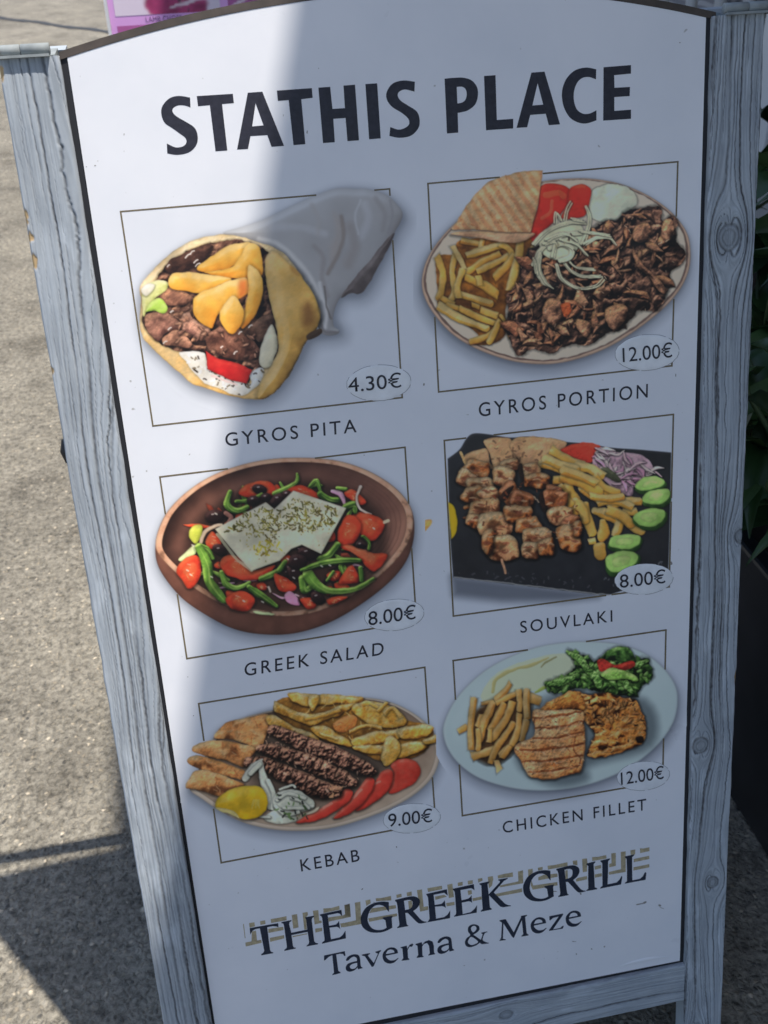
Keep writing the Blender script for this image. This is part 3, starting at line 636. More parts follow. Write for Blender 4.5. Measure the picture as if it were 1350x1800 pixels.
    c.poly([(650, 720), (675, 700), (705, 720), (722, 760), (690, 768), (660, 750)], [(110, 60, 90), (160, 110, 140), (190, 150, 170)], tone=.55, edge=.4)
    c.line([(700, 715), (765, 742)], 4, (190, 160, 170)); oliv(740, 740, 26, 24)
    tom([(720, 740), (770, 730), (800, 770), (760, 785)], .35); oliv(805, 730, 40, 26, .7)
    tom([(850, 740), (900, 725), (950, 725), (900, 755), (860, 765)], .5)
    gre([(900, 480), (860, 530), (810, 545)], [22, 24, 14], .42); oliv(760, 520, 50, 32, .2); oliv(710, 560, 44, 36)
    gre([(735, 640), (745, 690), (775, 680)], [26, 30, 16], .5)
    gre([(760, 620), (800, 670), (870, 700), (980, 690), (1070, 640)], [36, 34, 20, 17, 10], .58)
    gre([(730, 600), (820, 570), (920, 555), (1005, 555)], [12, 22, 22, 14], .36); gre([(850, 650), (880, 610)], 10, .4)
    c.dv = .12
    # feta
    fe = [(690, 222, 1), (942, 305, 1), (822, 523, 1), (730, 480), (680, 500), (625, 555), (492, 604, 1), (430, 540), (318, 405, 1), (420, 350), (560, 277), (600, 310)]
    c.poly(fe, [(140, 142, 118), (176, 178, 154), (198, 198, 178), (210, 210, 196)], tone=.66, edge=.25, ew=14, noise=.12, ns=90, rim=.2, rw=4, sh=.55, shs=18, smooth=False, warp=0)
    c.rod([(330, 430), (420, 545), (492, 600)], 7, [(150, 154, 130), (170, 172, 150)], a=.7, rim=0, sh=0)
    z = [(420, 350), (560, 290), (620, 310), (690, 250), (900, 310), (880, 390), (760, 420), (640, 400), (620, 460), (560, 470), (480, 440), (370, 420)]
    c.dots(z, 210, [(48, 48, 16), (72, 70, 24), (96, 92, 34), (60, 52, 20)], (4, 11), 4, asp=(.3, .6))
    c.dots(z, 120, [(60, 56, 24), (100, 90, 40)], (1.5, 4), 6)
    z2 = [(480, 470), (600, 450), (660, 500), (600, 540), (520, 530)]
    c.dots(z2, 26, [(110, 104, 30), (146, 138, 50), (90, 78, 30)], (5, 12), 7, asp=(.4, .7))
    c.dots([(680, 240), (930, 310), (830, 500), (700, 430)], 50, [(90, 84, 36), (120, 110, 60)], (1.2, 3), 8)
    c.dots([(400, 400), (600, 330), (650, 520), (500, 590)], 50, [(90, 84, 36), (120, 110, 60)], (1.2, 3), 18)
    for x, y in [(185, 600), (200, 620), (300, 630), (690, 635), (860, 575), (450, 745), (320, 330), (1070, 400), (820, 580), (210, 480), (540, 750), (660, 545), (480, 550)]:
        c.line([(x, y), (x + 7, y + 4)], 3.6, (220, 222, 214), .85)
    return c.finish()
def pic_souvlaki():
    c = Canvas(740, 730, 2.8125, (20, 70, 1255, 950), ref=(120, 130, 152), gain=1.02)
    sl = [(132, 215, 1), (190, 170), (225, 115), (262, 90), (340, 95), (440, 110), (560, 105), (700, 130), (820, 140), (940, 160), (1080, 170), (1237, 184, 1), (1232, 450), (1224, 738, 1), (1190, 800), (930, 888, 1), (870, 886), (500, 842), (160, 802, 1), (145, 600)]
    c.dark([(160, 800), (500, 842), (870, 886), (700, 905), (400, 905), (170, 880)], .55, 34, 0, 4, smooth=False)
    c.poly(sl, [(18, 20, 26), (30, 32, 40), (44, 46, 54)], tone=.4, edge=.2, ew=8, noise=.16, ns=60, rim=0, sh=0, smooth=True, warp=0)
    c.rod([(165, 800), (500, 838), (870, 883), (930, 886)], 2.5, (86, 90, 98), k=0, rim=0, sh=0, noise=0, smooth=False)
    c.dots([(900, 800), (1220, 690), (1220, 730), (1190, 800), (930, 880)], 30, [(60, 64, 74)], (2, 8), 3)
    c.dots([(170, 750), (800, 800), (860, 870), (170, 790)], 30, [(46, 48, 58)], (2, 7), 3)
    c.poly([(134, 430, 1), (165, 455), (180, 520), (172, 580), (148, 614, 1)], [(120, 100, 20), (176, 152, 30), (190, 170, 60)], tone=.55, edge=.3)
    c.dv = .4
    P = [(84, 56, 38), (140, 104, 74), (176, 140, 106), (192, 162, 130)]
    for q in [[(215, 200), (320, 165), (340, 230), (360, 265), (240, 260)], [(315, 122), (440, 115), (470, 200), (480, 260), (370, 270), (340, 190)], [(440, 150), (480, 108), (640, 112), (720, 140), (660, 200), (600, 240), (500, 250), (470, 200)]]:
        c.poly(q, P, tone=.6, edge=.3, noise=.35, ns=34, rim=.35, sh=.4)
    c.dots([(320, 120), (640, 115), (600, 230), (340, 240)], 34, [(60, 38, 26), (110, 76, 50)], (4, 12), 2, a=.6)
    c.poly([(690, 172), (760, 142), (820, 135), (890, 152), (872, 205), (830, 235), (770, 215)], [(110, 28, 24), (160, 46, 36), (176, 72, 56)], tone=.5, edge=.3, noise=.2, ns=30)
    c.dv = .3
    # onions at right
    c.poly([(880, 160), (960, 180), (1100, 200), (1150, 280), (1060, 340), (1040, 400), (940, 350), (850, 260)], [(60, 46, 58), (110, 92, 108), (150, 132, 148)], tone=.4, noise=.5, ns=24, sh=.2)
    rs = np.random.RandomState(3)
    for k in range(46):
        x, y = c.inside([(870, 170), (980, 175), (1150, 230), (1180, 290), (1060, 320), (1040, 390), (980, 350), (860, 250)], 1, 100 + k)[0]
        th = rs.uniform(-.9, 1.2); l = rs.uniform(22, 50); b = rs.uniform(-16, 16)
        c.rod([(x - l * math.cos(th), y - l * math.sin(th)), (x + b * math.sin(th), y - b * math.cos(th)), (x + l * math.cos(th), y + l * math.sin(th))], [3, rs.uniform(5, 11), 2],
              [[(104, 78, 100), (160, 140, 156), (192, 180, 190)], [(130, 118, 130), (178, 170, 178), (200, 194, 200)], [(96, 60, 90), (140, 104, 134), (170, 144, 166)]][k % 3], tone=.55, sh=.4)
    c.poly([(885, 268), (930, 262), (985, 320), (960, 330), (910, 300)], [(24, 26, 24), (54, 58, 46), (90, 92, 76)], tone=.4)
    c.dv = .15
    # fries
    F = [(118, 72, 30), (188, 142, 70), (218, 182, 106), (238, 214, 156)]
    fries(c, [[(650, 175), (720, 215), (800, 250), 24], [(590, 235), (680, 260), (760, 290), 28], [(770, 250), (840, 265), (890, 300), 28], [(660, 320), (740, 320), (830, 350), (950, 385), 24], [(720, 360), (745, 410), (760, 470), 40], [(790, 355), (850, 390), (900, 420), 26],
              [(930, 445), (1010, 425), (1085, 425), 22], [(860, 300), (900, 350), (980, 385), 18], [(1000, 480), (1060, 475), 20], [(815, 430), (820, 500), (850, 590), [12, 28, 22]], [(850, 470), (920, 490), (980, 520), (960, 590), [14, 28, 34, 20]], [(980, 490), (1040, 540), (1095, 580), [16, 30, 20]],
              [(900, 520), (905, 570), (890, 610), [14, 32, 18]], [(830, 625), (860, 620), 16]], F)
    fries(c, [[(610, 210), (700, 250), (770, 265), 26], [(700, 300), (800, 330), (880, 380), 30], [(760, 420), (800, 470), (810, 520), 26], [(880, 430), (960, 420), (1040, 450), 24], [(700, 270), (790, 300), (860, 330), 24], [(840, 400), (930, 410), (1000, 400), 20], [(930, 470), (1000, 500), (1040, 540), 24], [(690, 350), (715, 400), (740, 440), 20]], F)
    c.poly([(855, 640), (905, 628), (915, 690), (890, 720), (860, 700)], F, tone=.5, edge=.4)
    # cucumbers
    for pts in [[(1055, 355), (1090, 310), (1160, 298), (1208, 320), (1200, 350), (1130, 375), (1080, 380)], [(1088, 420), (1120, 375), (1190, 360), (1232, 368), (1228, 420), (1180, 450), (1110, 445)], [(1042, 510), (1080, 470), (1150, 455), (1210, 470), (1205, 520), (1150, 560), (1080, 550)],
                [(920, 645), (940, 600), (1010, 585), (1085, 595), (1085, 640), (1040, 668), (960, 665)], [(905, 720), (930, 685), (1000, 665), (1078, 685), (1070, 735), (1000, 780), (930, 785)]]:
        c.poly([(x + 4, y + 10) for x, y in pts], [(16, 34, 16), (34, 64, 28), (54, 90, 40)], tone=.4, noise=.2, sh=.3)
        cx = sum(p[0] for p in pts) / 7; cy = sum(p[1] for p in pts) / 7
        c.poly([(cx + (x - cx) * .92, cy + (y - cy) * .86 - 3) for x, y in pts], [(74, 112, 52), (116, 152, 84), (146, 176, 112)], tone=.55, edge=.2, noise=.2, ns=24, rim=.2, sh=0)
        c.poly([(cx + (x - cx) * .5, cy + (y - cy) * .45 - 3) for x, y in pts], [(104, 136, 76), (150, 172, 112), (170, 188, 132)], a=.7, noise=.5, ns=12, rim=.25, sh=0)
    c.dv = .7
    # skewers of meat
    MP = [[(48, 22, 10), (124, 70, 36), (190, 134, 90), (232, 196, 156)], [(64, 32, 18), (152, 104, 66), (208, 166, 122), (236, 208, 172)], [(30, 14, 8), (96, 52, 28), (170, 112, 72)]]
    def chunk(cx, cy, a, b, th, pal, seed):
        r = np.random.RandomState(seed); pp = []; a *= 1.0; b *= 1.06
        for i in range(9):
            f = 2 * math.pi * i / 9; q = r.uniform(.85, 1.12); u = a * math.copysign(abs(math.cos(f)) ** .7, math.cos(f)) * q; v = b * math.copysign(abs(math.sin(f)) ** .7, math.sin(f)) * q
            pp.append((cx + u * math.cos(th) - v * math.sin(th), cy + u * math.sin(th) + v * math.cos(th)))
        c.poly(pp, pal, tone=.48, edge=.62, ew=20, noise=.75, ns=32, rim=.7, rw=6, sh=.75, shs=16, seed=seed, warp=9, hl=.45)
        c.poly([(cx + r.uniform(-.5, .1) * a + u * a * .4, cy + r.uniform(-.3, .2) * b + v * b * .35) for u, v in ((-1, 0), (-.2, -1), (.9, -.4), (.6, .8), (-.4, .9))], [(36, 16, 8), (84, 42, 20)], tone=.4, noise=.5, ns=16, rim=0, sh=0, a=.7, soft=12, warp=8)
        for k in range(3):
            x, y = cx + r.uniform(-.5, .5) * a, cy + r.uniform(-.4, .4) * b
            c.rod([(x - 18, y), (x, y + r.uniform(-8, 8)), (x + 18, y + r.uniform(-6, 6))], [2, r.uniform(4, 8), 2], [(70, 34, 22), (110, 58, 36)] if k else [(196, 160, 132), (206, 176, 150)], a=.8, k=.1, rim=0, sh=0, warp=5)
    c.line([(195, 185), (225, 245)], 7, (176, 146, 104))
    c.shards([(170, 300), (240, 230), (480, 620), (440, 700), (330, 680), (220, 500)], 20, MP, (20, 40), 3)
    for i, (x, y, a, b, t) in enumerate([(275, 265, 66, 44, .2), (230, 310, 60, 40, .3), (295, 340, 66, 34, .1), (260, 400, 62, 46, .2), (335, 385, 52, 40, -.3), (310, 460, 84, 48, -.2), (270, 520, 44, 40, .2), (365, 540, 84, 66, .2), (400, 650, 82, 62, -.15), (330, 620, 30, 60, .1)]):
        chunk(x, y, a, b, t, MP[i % 3 if i % 3 < 2 else 1], 30 + i)
    c.line([(400, 715), (418, 780)], 6, (150, 112, 84))
    for i, (x, y, a, b, t) in enumerate([(440, 250, 46, 32, -.2), (410, 300, 56, 50, .3), (440, 390, 50, 56, -.5), (500, 420, 60, 50, .2), (480, 490, 72, 44, .1), (530, 540, 70, 42, -.2), (570, 600, 70, 48, .1), (545, 670, 52, 44, .2), (620, 650, 44, 44, -.2)]):
        chunk(x, y, a, b, t, MP[[1, 1, 2, 2, 0, 0, 1, 1, 0][i]], 50 + i)
    for i, (x, y, a, b, t) in enumerate([(540, 270, 48, 34, -.2), (575, 325, 66, 36, 0), (660, 370, 44, 26, 0), (660, 420, 66, 52, .1), (690, 500, 70, 46, -.1), (740, 530, 50, 36, -.5), (735, 610, 64, 62, .05), (775, 560, 24, 40, 0)]):
        chunk(x, y, a, b, t, MP[[1, 0, 2, 2, 1, 2, 0, 0][i]], 70 + i)
    for pts in [[(385, 410), (430, 360), (460, 350), (420, 420)], [(580, 410), (600, 380), (620, 480), (600, 470)], [(480, 250), (500, 240), (510, 320), (490, 310)]]:
        c.poly(pts, [(20, 12, 12), (50, 28, 22)], tone=.3, noise=.3, sh=.2)
    c.dots([(220, 260), (480, 300), (780, 420), (780, 650), (400, 690), (260, 500)], 60, [(60, 26, 16), (216, 190, 166), (90, 44, 28)], (2, 9), 5, a=.8)
    # stray chip printed at the far left
    c.poly([(10, 528), (52, 517), (48, 545), (24, 572), (10, 575)], [(150, 110, 60), (184, 146, 94)], tone=.6, sh=0)
    return c.finish()
def pic_kebab():
    c = Canvas(310, 1170, 2.755, (20, 110, 1320, 900), ref=(122, 130, 147), gain=1.05)
    o = [(60, 590), (110, 500), (180, 350), (230, 290), (330, 250), (470, 215), (650, 170), (880, 155), (1020, 172), (1140, 225), (1230, 300), (1272, 380), (1275, 450), (1240, 540), (1160, 620), (1040, 690), (900, 745), (760, 785), (620, 800), (480, 795), (340, 765), (230, 715), (130, 650)]
    c.dark(o, .28, 40, 0, 24); c.dark(o, .2, 14, 0, 6)
    c.poly(o, [(84, 76, 70), (116, 108, 102), (136, 130, 124)], tone=.6, edge=.3, ew=16, noise=.08, ns=80, rim=.35, rw=4, sh=0, warp=0)
    c.poly([(x + (680 - x) * .035, y + (480 - y) * .04 - 5) for x, y in o], [(58, 46, 40), (84, 72, 64), (112, 102, 94)], tone=.55, edge=-.35, ew=50, noise=.12, ns=60, rim=.2, rw=4, sh=0, warp=0)
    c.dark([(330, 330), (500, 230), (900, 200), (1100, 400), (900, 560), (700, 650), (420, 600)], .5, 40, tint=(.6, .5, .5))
    c.dv = .6
    # pita pieces
    P = [(70, 40, 22), (138, 92, 54), (182, 136, 90), (212, 178, 134)]
    for q in [[(188, 350), (200, 315), (260, 270), (350, 250), (440, 235), (450, 280), (430, 350), (400, 402), (320, 375), (250, 355)], [(75, 410), (110, 375), (200, 360), (300, 375), (390, 405), (350, 450), (320, 490), (240, 460), (150, 440)],
              [(50, 465), (95, 435), (180, 455), (290, 490), (340, 520), (320, 555), (230, 530), (110, 500)], [(48, 595), (55, 560), (95, 510), (180, 515), (270, 550), (330, 580), (240, 625), (190, 630), (100, 600)]]:
        c.poly(q, P, tone=.5, edge=.4, ew=18, noise=.8, ns=46, rim=.4, rw=4, sh=.5, shs=12)
        q2 = np.array(q); m = q2.mean(0)
        c.dots([tuple(m + (p - m) * .7) for p in q2], 12, [(92, 52, 28), (190, 158, 120), (104, 62, 34)], (5, 16), int(m[0]) % 50, asp=(.3, .6), a=.6)
    c.dv = .6
    # fries
    F = [(92, 58, 22), (176, 130, 58), (214, 176, 102), (238, 216, 164)]
    c.poly([(470, 210), (550, 150), (880, 160), (1100, 260), (1240, 300), (1200, 420), (1020, 470), (850, 400), (700, 360), (560, 290)], [(60, 38, 16), (104, 72, 28)], tone=.45, noise=.5, ns=30, sh=.3)
    for q in [[(545, 130), (650, 135), (890, 150), (885, 185), (780, 185), (640, 195), (560, 170)], [(475, 170), (500, 180), (560, 215), (650, 235), (720, 225), (800, 190), (880, 180), (800, 230), (700, 275), (640, 290), (560, 255), (480, 225)], [(880, 180), (960, 175), (1020, 190), (1090, 230), (1110, 280), (1040, 300), (950, 290), (880, 250), (850, 210)],
              [(440, 250), (480, 240), (560, 290), (660, 330), (690, 365), (620, 355), (520, 310), (450, 290)], [(650, 300), (720, 295), (800, 340), (860, 390), (760, 370), (680, 340)], [(850, 360), (930, 330), (1050, 310), (1100, 300), (1090, 350), (960, 380), (870, 395)],
              [(850, 395), (960, 385), (1080, 375), (1200, 365), (1210, 395), (1150, 430), (1060, 445), (980, 430), (900, 420)], [(1090, 300), (1200, 285), (1245, 300), (1220, 340), (1130, 355), (1085, 350)], [(1200, 360), (1290, 330), (1280, 365), (1215, 385)],
              [(640, 150), (690, 145), (680, 200), (655, 220)]]:
        c.poly(q, F, tone=.5, edge=.5, ew=12, noise=.6, ns=24, rim=.35, rw=3.5, sh=.55, shs=11, n=4, warp=7, hl=.35)
    c.poly([(760, 280), (840, 240), (875, 260), (850, 310), (790, 320)], [(104, 56, 24), (160, 98, 50), (180, 130, 84)], tone=.5, edge=.4)
    fries(c, [[(890, 190), (930, 180), (975, 200), 10], [(980, 220), (1015, 180), 9], [(1010, 230), (1050, 205), (1085, 245), 11], [(840, 320), (920, 290), (990, 300), 9], [(620, 260), (720, 240), (790, 215), 9], [(700, 330), (780, 355), 8]], F)
    c.dots([(500, 190), (880, 160), (1090, 260), (1080, 430), (880, 400), (640, 300)], 60, [(204, 184, 130), (120, 80, 30)], (3, 14), 3, asp=(.2, .4), a=.7)
    c.poly([(990, 440), (1020, 345), (1060, 352), (1085, 390), (1070, 450), (1020, 488), (1000, 470)], F, tone=.62, edge=.4, noise=.3, ns=20, rim=.4, sh=.6)
    c.dv = .12
    # tomato slices
    R = [(104, 26, 22), (156, 46, 38), (176, 72, 60), (190, 120, 106)]
    c.poly([(1030, 620), (1050, 520), (1040, 480), (1090, 450), (1150, 460), (1180, 500), (1170, 550), (1120, 590)], R, tone=.48, edge=.25, noise=.25, ns=24, rim=.3, sh=.4)
    for q in [[(900, 640), (960, 560), (1000, 510), (1040, 508), (1045, 560), (1020, 610), (960, 665), (870, 705)], [(760, 735), (850, 640), (920, 545), (955, 550), (950, 600), (900, 670), (830, 720)], [(590, 750), (700, 690), (780, 640), (820, 598), (855, 610), (840, 650), (760, 710), (680, 750), (600, 762)]]:
        c.poly(q, R, tone=.45, edge=.4, ew=12, noise=.15, ns=30, rim=.3, sh=.5, shs=12)
        a = np.array(q, float); m = a.mean(0)
        c.rod([tuple(m + (a[1] - m) * .7), tuple(m + (a[2] - m) * .4)], 6, (196, 140, 126), a=.7, rim=0, sh=0)
    c.poly([(630, 715), (690, 683), (680, 705), (640, 720)], [(160, 150, 130), (190, 184, 170)], tone=.6)
    c.dv = .8
    # kebabs
    K = [(22, 12, 10), (50, 29, 22), (84, 53, 40), (124, 86, 68), (172, 130, 106)]
    for pts, r, sd in [([(465, 310), (560, 350), (660, 395), (760, 430), (870, 480), (945, 515)], [26, 38, 42, 42, 38, 22], 3), ([(410, 400), (500, 420), (600, 455), (700, 495), (800, 540), (850, 565)], [22, 36, 38, 40, 36, 26], 9),
                       ([(350, 465), (430, 480), (520, 520), (620, 565), (710, 600), (780, 610)], [22, 34, 40, 44, 42, 26], 14)]:
        c.rod(pts, r, K, tone=.42, k=.5, noise=.3, ns=16, bump=1.1, bs=17, rim=.45, sh=.6, shs=18, warp=7, seed=sd)
        P_ = crom(pts, 3, False)
        for i, (x, y) in enumerate(P_[1:-1]):
            if i % 2 == 0: c.rod([(x + 14, y - 34), (x - 2, y), (x - 12, y + 30)], [2, 5, 2], [(16, 9, 8), (30, 18, 14)], a=.75, k=0, rim=0, sh=0, warp=6)
    c.dots([(460, 290), (960, 500), (860, 580), (790, 630), (350, 480), (400, 390)], 110, [(190, 150, 126), (150, 110, 88), (24, 14, 12), (204, 170, 150)], (2, 9), 8, asp=(.3, .6), a=.85)
    c.dots([(745, 570), (800, 590), (790, 635), (740, 640)], 20, [(176, 132, 100), (150, 100, 70)], (3, 8), 9)
    c.dv = .2
    # onions and herbs
    O = [(92, 96, 90), (134, 138, 130), (160, 164, 158), (174, 178, 174)]
    for pts, r in [([(335, 545), (370, 490), (415, 455)], [18, 16, 5]), ([(410, 470), (420, 540), (445, 610), (455, 680)], [8, 20, 26, 18]), ([(360, 520), (400, 480)], 14), ([(445, 560), (470, 620), (465, 690)], 12)]:
        c.rod(pts, r, O, tone=.6, k=.45, noise=.12, rim=.35, sh=.5)
    c.poly([(470, 640), (520, 600), (600, 610), (660, 650), (668, 690), (610, 705), (540, 690), (480, 700)], O, tone=.5, edge=.4, noise=.35, ns=30, sh=.5)
    c.poly([(440, 720), (500, 690), (560, 705), (580, 750), (500, 765), (430, 750)], O, tone=.45, edge=.35, noise=.35, ns=24)
    for pts, r in [([(490, 650), (540, 620), (620, 640)], 9), ([(520, 690), (600, 690), (660, 680)], 8), ([(500, 600), (560, 580), (575, 590)], 6), ([(480, 680), (530, 720), (590, 710)], 9), ([(405, 730), (450, 735)], 6), ([(560, 640), (610, 660), (640, 690)], 7)]:
        c.rod(pts, r, O, tone=.68, k=.4, rim=.3, sh=.45)
    c.dots([(480, 600), (640, 640), (640, 740), (480, 750)], 26, [(40, 56, 34), (60, 80, 46), (30, 32, 30)], (3, 10), 6)
    c.dv = .15
    # lemon
    c.poly([(188, 680), (205, 640), (260, 600), (330, 582), (400, 585), (435, 620), (442, 680), (410, 725), (340, 746), (300, 735), (230, 705)], [(104, 80, 14), (164, 132, 26), (186, 156, 44), (198, 176, 90)], tone=.55, edge=.35, ew=36, noise=.12, ns=24, rim=.3, rw=5, sh=.5, shs=14)
    c.poly([(188, 685), (230, 690), (280, 705), (305, 738), (260, 722), (215, 705)], [(150, 140, 90), (184, 176, 130)], tone=.6, sh=0, noise=.3)
    for k in range(5): c.line([(372 + k * 7, 650), (366 + k * 9, 690 - (k % 2) * 12)], 2.4, (204, 190, 110), .8)
    return c.finish()
def pic_chicken():
    c = Canvas(760, 1100, 2.935, (20, 60, 1310, 930), ref=(112, 119, 136), gain=.9)
    o = [(55, 545), (68, 480), (110, 395), (180, 310), (280, 225), (400, 160), (540, 110), (690, 85), (840, 82), (980, 98), (1100, 145), (1190, 215), (1250, 300), (1266, 380), (1250, 480), (1200, 570), (1120, 655), (1010, 735), (880, 795), (740, 835), (600, 850), (460, 845), (330, 818), (220, 775), (130, 705), (75, 625)]
    c.dark(o, .3, 40, 4, 30); c.dark(o, .22, 14, 2, 8)
    c.poly(o, [(68, 78, 88), (96, 107, 116), (106, 117, 126), (116, 126, 134)], tone=.62, edge=.25, ew=16, noise=.06, ns=140, rim=.25, rw=4, sh=0, warp=0)
    c.poly([(x + (660 - x) * .02, y + (465 - y) * .025 - 3) for x, y in o], [(90, 102, 111), (102, 114, 122), (111, 122, 131)], tone=.5, edge=.1, ew=60, noise=.08, ns=160, rim=0, sh=0, grad=(.01, -.02), warp=0)
    # mustard sauce smear
    c.poly([(260, 330), (330, 245), (450, 190), (600, 150), (720, 150), (730, 220), (640, 290), (540, 330), (440, 350), (330, 400), (260, 390)], [(98, 106, 92), (116, 122, 106), (126, 132, 116)], tone=.6, edge=.1, ew=20, noise=.15, ns=60, rim=0, sh=0, a=.8)
    for p_, r, col, a in [([(310, 340), (330, 275), (420, 225), (520, 200), (600, 165)], [8, 10, 8, 9, 4], [(92, 86, 50), (126, 120, 82)], .8), ([(560, 215), (590, 185), (640, 160)], [3, 5, 3], [(70, 66, 38), (90, 86, 56)], .8), ([(530, 345), (570, 325), (610, 305)], [5, 9, 7], [(74, 84, 34), (104, 116, 54)], .9)]:
        c.rod(p_, r, col, a=a, k=.4, rim=0, sh=0, warp=4)
    c.dv = .9
    # lettuce
    G = [(10, 19, 9), (24, 43, 18), (42, 69, 30), (66, 94, 45), (100, 122, 76)]
    lt = [(700, 125), (740, 145), (800, 160), (850, 180), (900, 130), (960, 108), (1010, 120), (1040, 170), (1110, 170), (1125, 210), (1135, 270), (1080, 310), (1045, 360), (960, 360), (890, 350), (820, 330), (740, 320), (660, 350), (610, 340), (585, 300), (650, 265), (700, 250), (740, 200)]
    c.relief(lt, G, sc=44, amt=1.5, tone=.4, seed=4, warp=16, ridge=.5, sh=.4, shs=20)
    c.shards(lt, 60, [G[:4], G[1:], G[1:]], (16, 36), 5, (.4, .7), sh=.45, edge=.6, rim=.45, noise=.4)
    for pts, r in [([(700, 130), (760, 170), (800, 230)], [8, 22, 14]), ([(870, 250), (950, 240), (1050, 280)], [14, 30, 16]), ([(590, 295), (650, 290), (720, 270)], [12, 24, 16]), ([(780, 210), (840, 260), (860, 310)], [12, 26, 12]), ([(1060, 200), (1110, 180)], [20, 10]), ([(1000, 300), (1030, 340)], [18, 12])]:
        c.rod(pts, r, G[1:], tone=.6, k=.4, noise=.4, ns=16, bump=1, bs=14, rim=.4, sh=.5, warp=8)
    c.poly([(895, 165), (920, 120), (980, 105), (1030, 130), (1045, 180), (980, 185), (920, 180)], G, tone=.45, edge=.4, noise=.5, ns=24, rim=.4, warp=7)
    c.poly([(850, 180), (880, 168), (940, 200), (1030, 180), (1045, 205), (990, 230), (920, 225), (870, 240), (855, 215)], [(64, 16, 14), (112, 28, 24), (150, 50, 40)], tone=.5, edge=.3, noise=.35, ns=20, rim=.3, warp=4)
    c.poly([(870, 250), (930, 215), (1000, 235), (1060, 270), (1050, 290), (980, 275), (900, 280)], [(46, 70, 28), (80, 108, 50), (112, 132, 78)], tone=.6, edge=.4, noise=.4, ns=18, rim=.4, sh=.5, warp=7)
    # fries
    c.dv = .18
    F = [(100, 62, 30), (170, 122, 66), (202, 160, 98), (222, 190, 138)]
    c.poly([(200, 480), (280, 390), (420, 340), (520, 350), (520, 420), (480, 560), (420, 660), (330, 720), (220, 680)], [(36, 24, 16), (76, 50, 28)], tone=.4, noise=.4, ns=24, sh=.4, soft=24)
    fries(c, [[(135, 545), (180, 520), 18], [(250, 400), (330, 390), 10], [(400, 300), (370, 345), (330, 380), 17], [(330, 400), (400, 365), (430, 350), 18], [(500, 370), (560, 390), 26], [(215, 375), (205, 450), (195, 540), (200, 640), 18], [(250, 460), (230, 520), 14], [(310, 400), (290, 450), (260, 520), (250, 600), [22, 26, 20, 14]],
              [(370, 400), (340, 470), (300, 540), 20], [(445, 335), (450, 390), (448, 440), 16], [(485, 330), (485, 400), (490, 480), 20], [(410, 400), (380, 480), (330, 550), (300, 590), 20], [(235, 530), (240, 600), (235, 640), 14], [(300, 530), (290, 600), 14], [(215, 670), (270, 655), (320, 635), 22], [(420, 500), (380, 560), (330, 630), (300, 710), 17],
              [(450, 460), (440, 540), (410, 610), (350, 670), 18], [(485, 490), (470, 550), (460, 590), 17], [(330, 700), (345, 740), 16], [(400, 620), (360, 680), 14]], F)
    c.dv = 1.3
    # chicken fillets
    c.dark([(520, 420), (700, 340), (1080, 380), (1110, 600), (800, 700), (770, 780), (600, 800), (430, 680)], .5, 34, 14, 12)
    C1 = [(34, 17, 9), (92, 52, 24), (146, 92, 48), (180, 128, 76), (206, 162, 112)]
    b = [(780, 480), (760, 400), (700, 350), (740, 335), (800, 355), (900, 345), (980, 370), (1045, 380), (1080, 440), (1100, 510), (1095, 590), (1040, 630), (950, 660), (860, 680), (800, 670), (820, 600), (840, 560)]
    c.relief(b, C1, sc=34, amt=1.3, tone=.5, seed=6, warp=8, ridge=.5, sh=.5, shs=16, aniso=(1.6, 1), ang=-.2)
    c.shards([(800, 380), (1030, 390), (1080, 480), (850, 540), (800, 460)], 34, [[(80, 46, 26), (140, 96, 54), (168, 128, 80)], [(60, 34, 20), (116, 74, 42), (150, 108, 66)]], (10, 28), 3, (.25, .5), sh=.5)
    c.dots(b, 70, [(30, 16, 12), (50, 28, 18), (180, 140, 96)], (2, 8), 5)
    c.poly([(1050, 575), (1085, 570), (1090, 600), (1060, 605)], [(16, 10, 10), (40, 24, 18)], tone=.3)
    c.poly([(560, 430), (600, 390), (680, 350), (720, 335), (770, 360), (790, 430), (720, 430), (620, 440), (540, 450)], C1, tone=.45, edge=.4, noise=.4, ns=26, rim=.4, sh=.4, warp=6)
    f = [(515, 480), (530, 430), (600, 435), (700, 430), (775, 440), (782, 500), (790, 590), (780, 690), (765, 750), (700, 770), (620, 790), (550, 790), (490, 765), (460, 700), (425, 655), (430, 615), (480, 590), (520, 570), (530, 530)]
    c.poly(f, [(62, 30, 14), (134, 82, 46), (174, 120, 78), (196, 150, 108), (210, 176, 140)], tone=.58, edge=.35, ew=18, noise=.5, ns=44, rim=.5, rw=5, sh=.55, shs=16)
    for y0, xa, xb in [(462, 520, 770), (515, 530, 780), (570, 520, 780), (630, 440, 780), (690, 460, 775), (740, 490, 760)]:
        c.rod([(xa, y0 + 14), ((xa + xb) / 2, y0 + 4), (xb, y0 - 22)], [4, 7, 5], [(58, 27, 12), (98, 50, 26)], a=.85, k=.1, noise=.4, ns=20, rim=0, sh=0, warp=8)
        c.rod([(xa + 6, y0 + 24), ((xa + xb) / 2, y0 + 15), (xb - 6, y0 - 11)], [2, 5, 2], [(180, 140, 112), (190, 156, 130)], a=.5, k=.1, rim=0, sh=0, warp=8)
    c.rod([(740, 560), (730, 640), (765, 690), (740, 740)], [2, 4, 4, 2], [(60, 30, 18), (90, 50, 30)], a=.8, k=0, rim=0, sh=0, warp=6)
    c.dots(f, 60, [(44, 22, 14), (90, 48, 28), (196, 166, 140)], (2, 9), 5, asp=(.3, .6), a=.85)
    return c.finish()
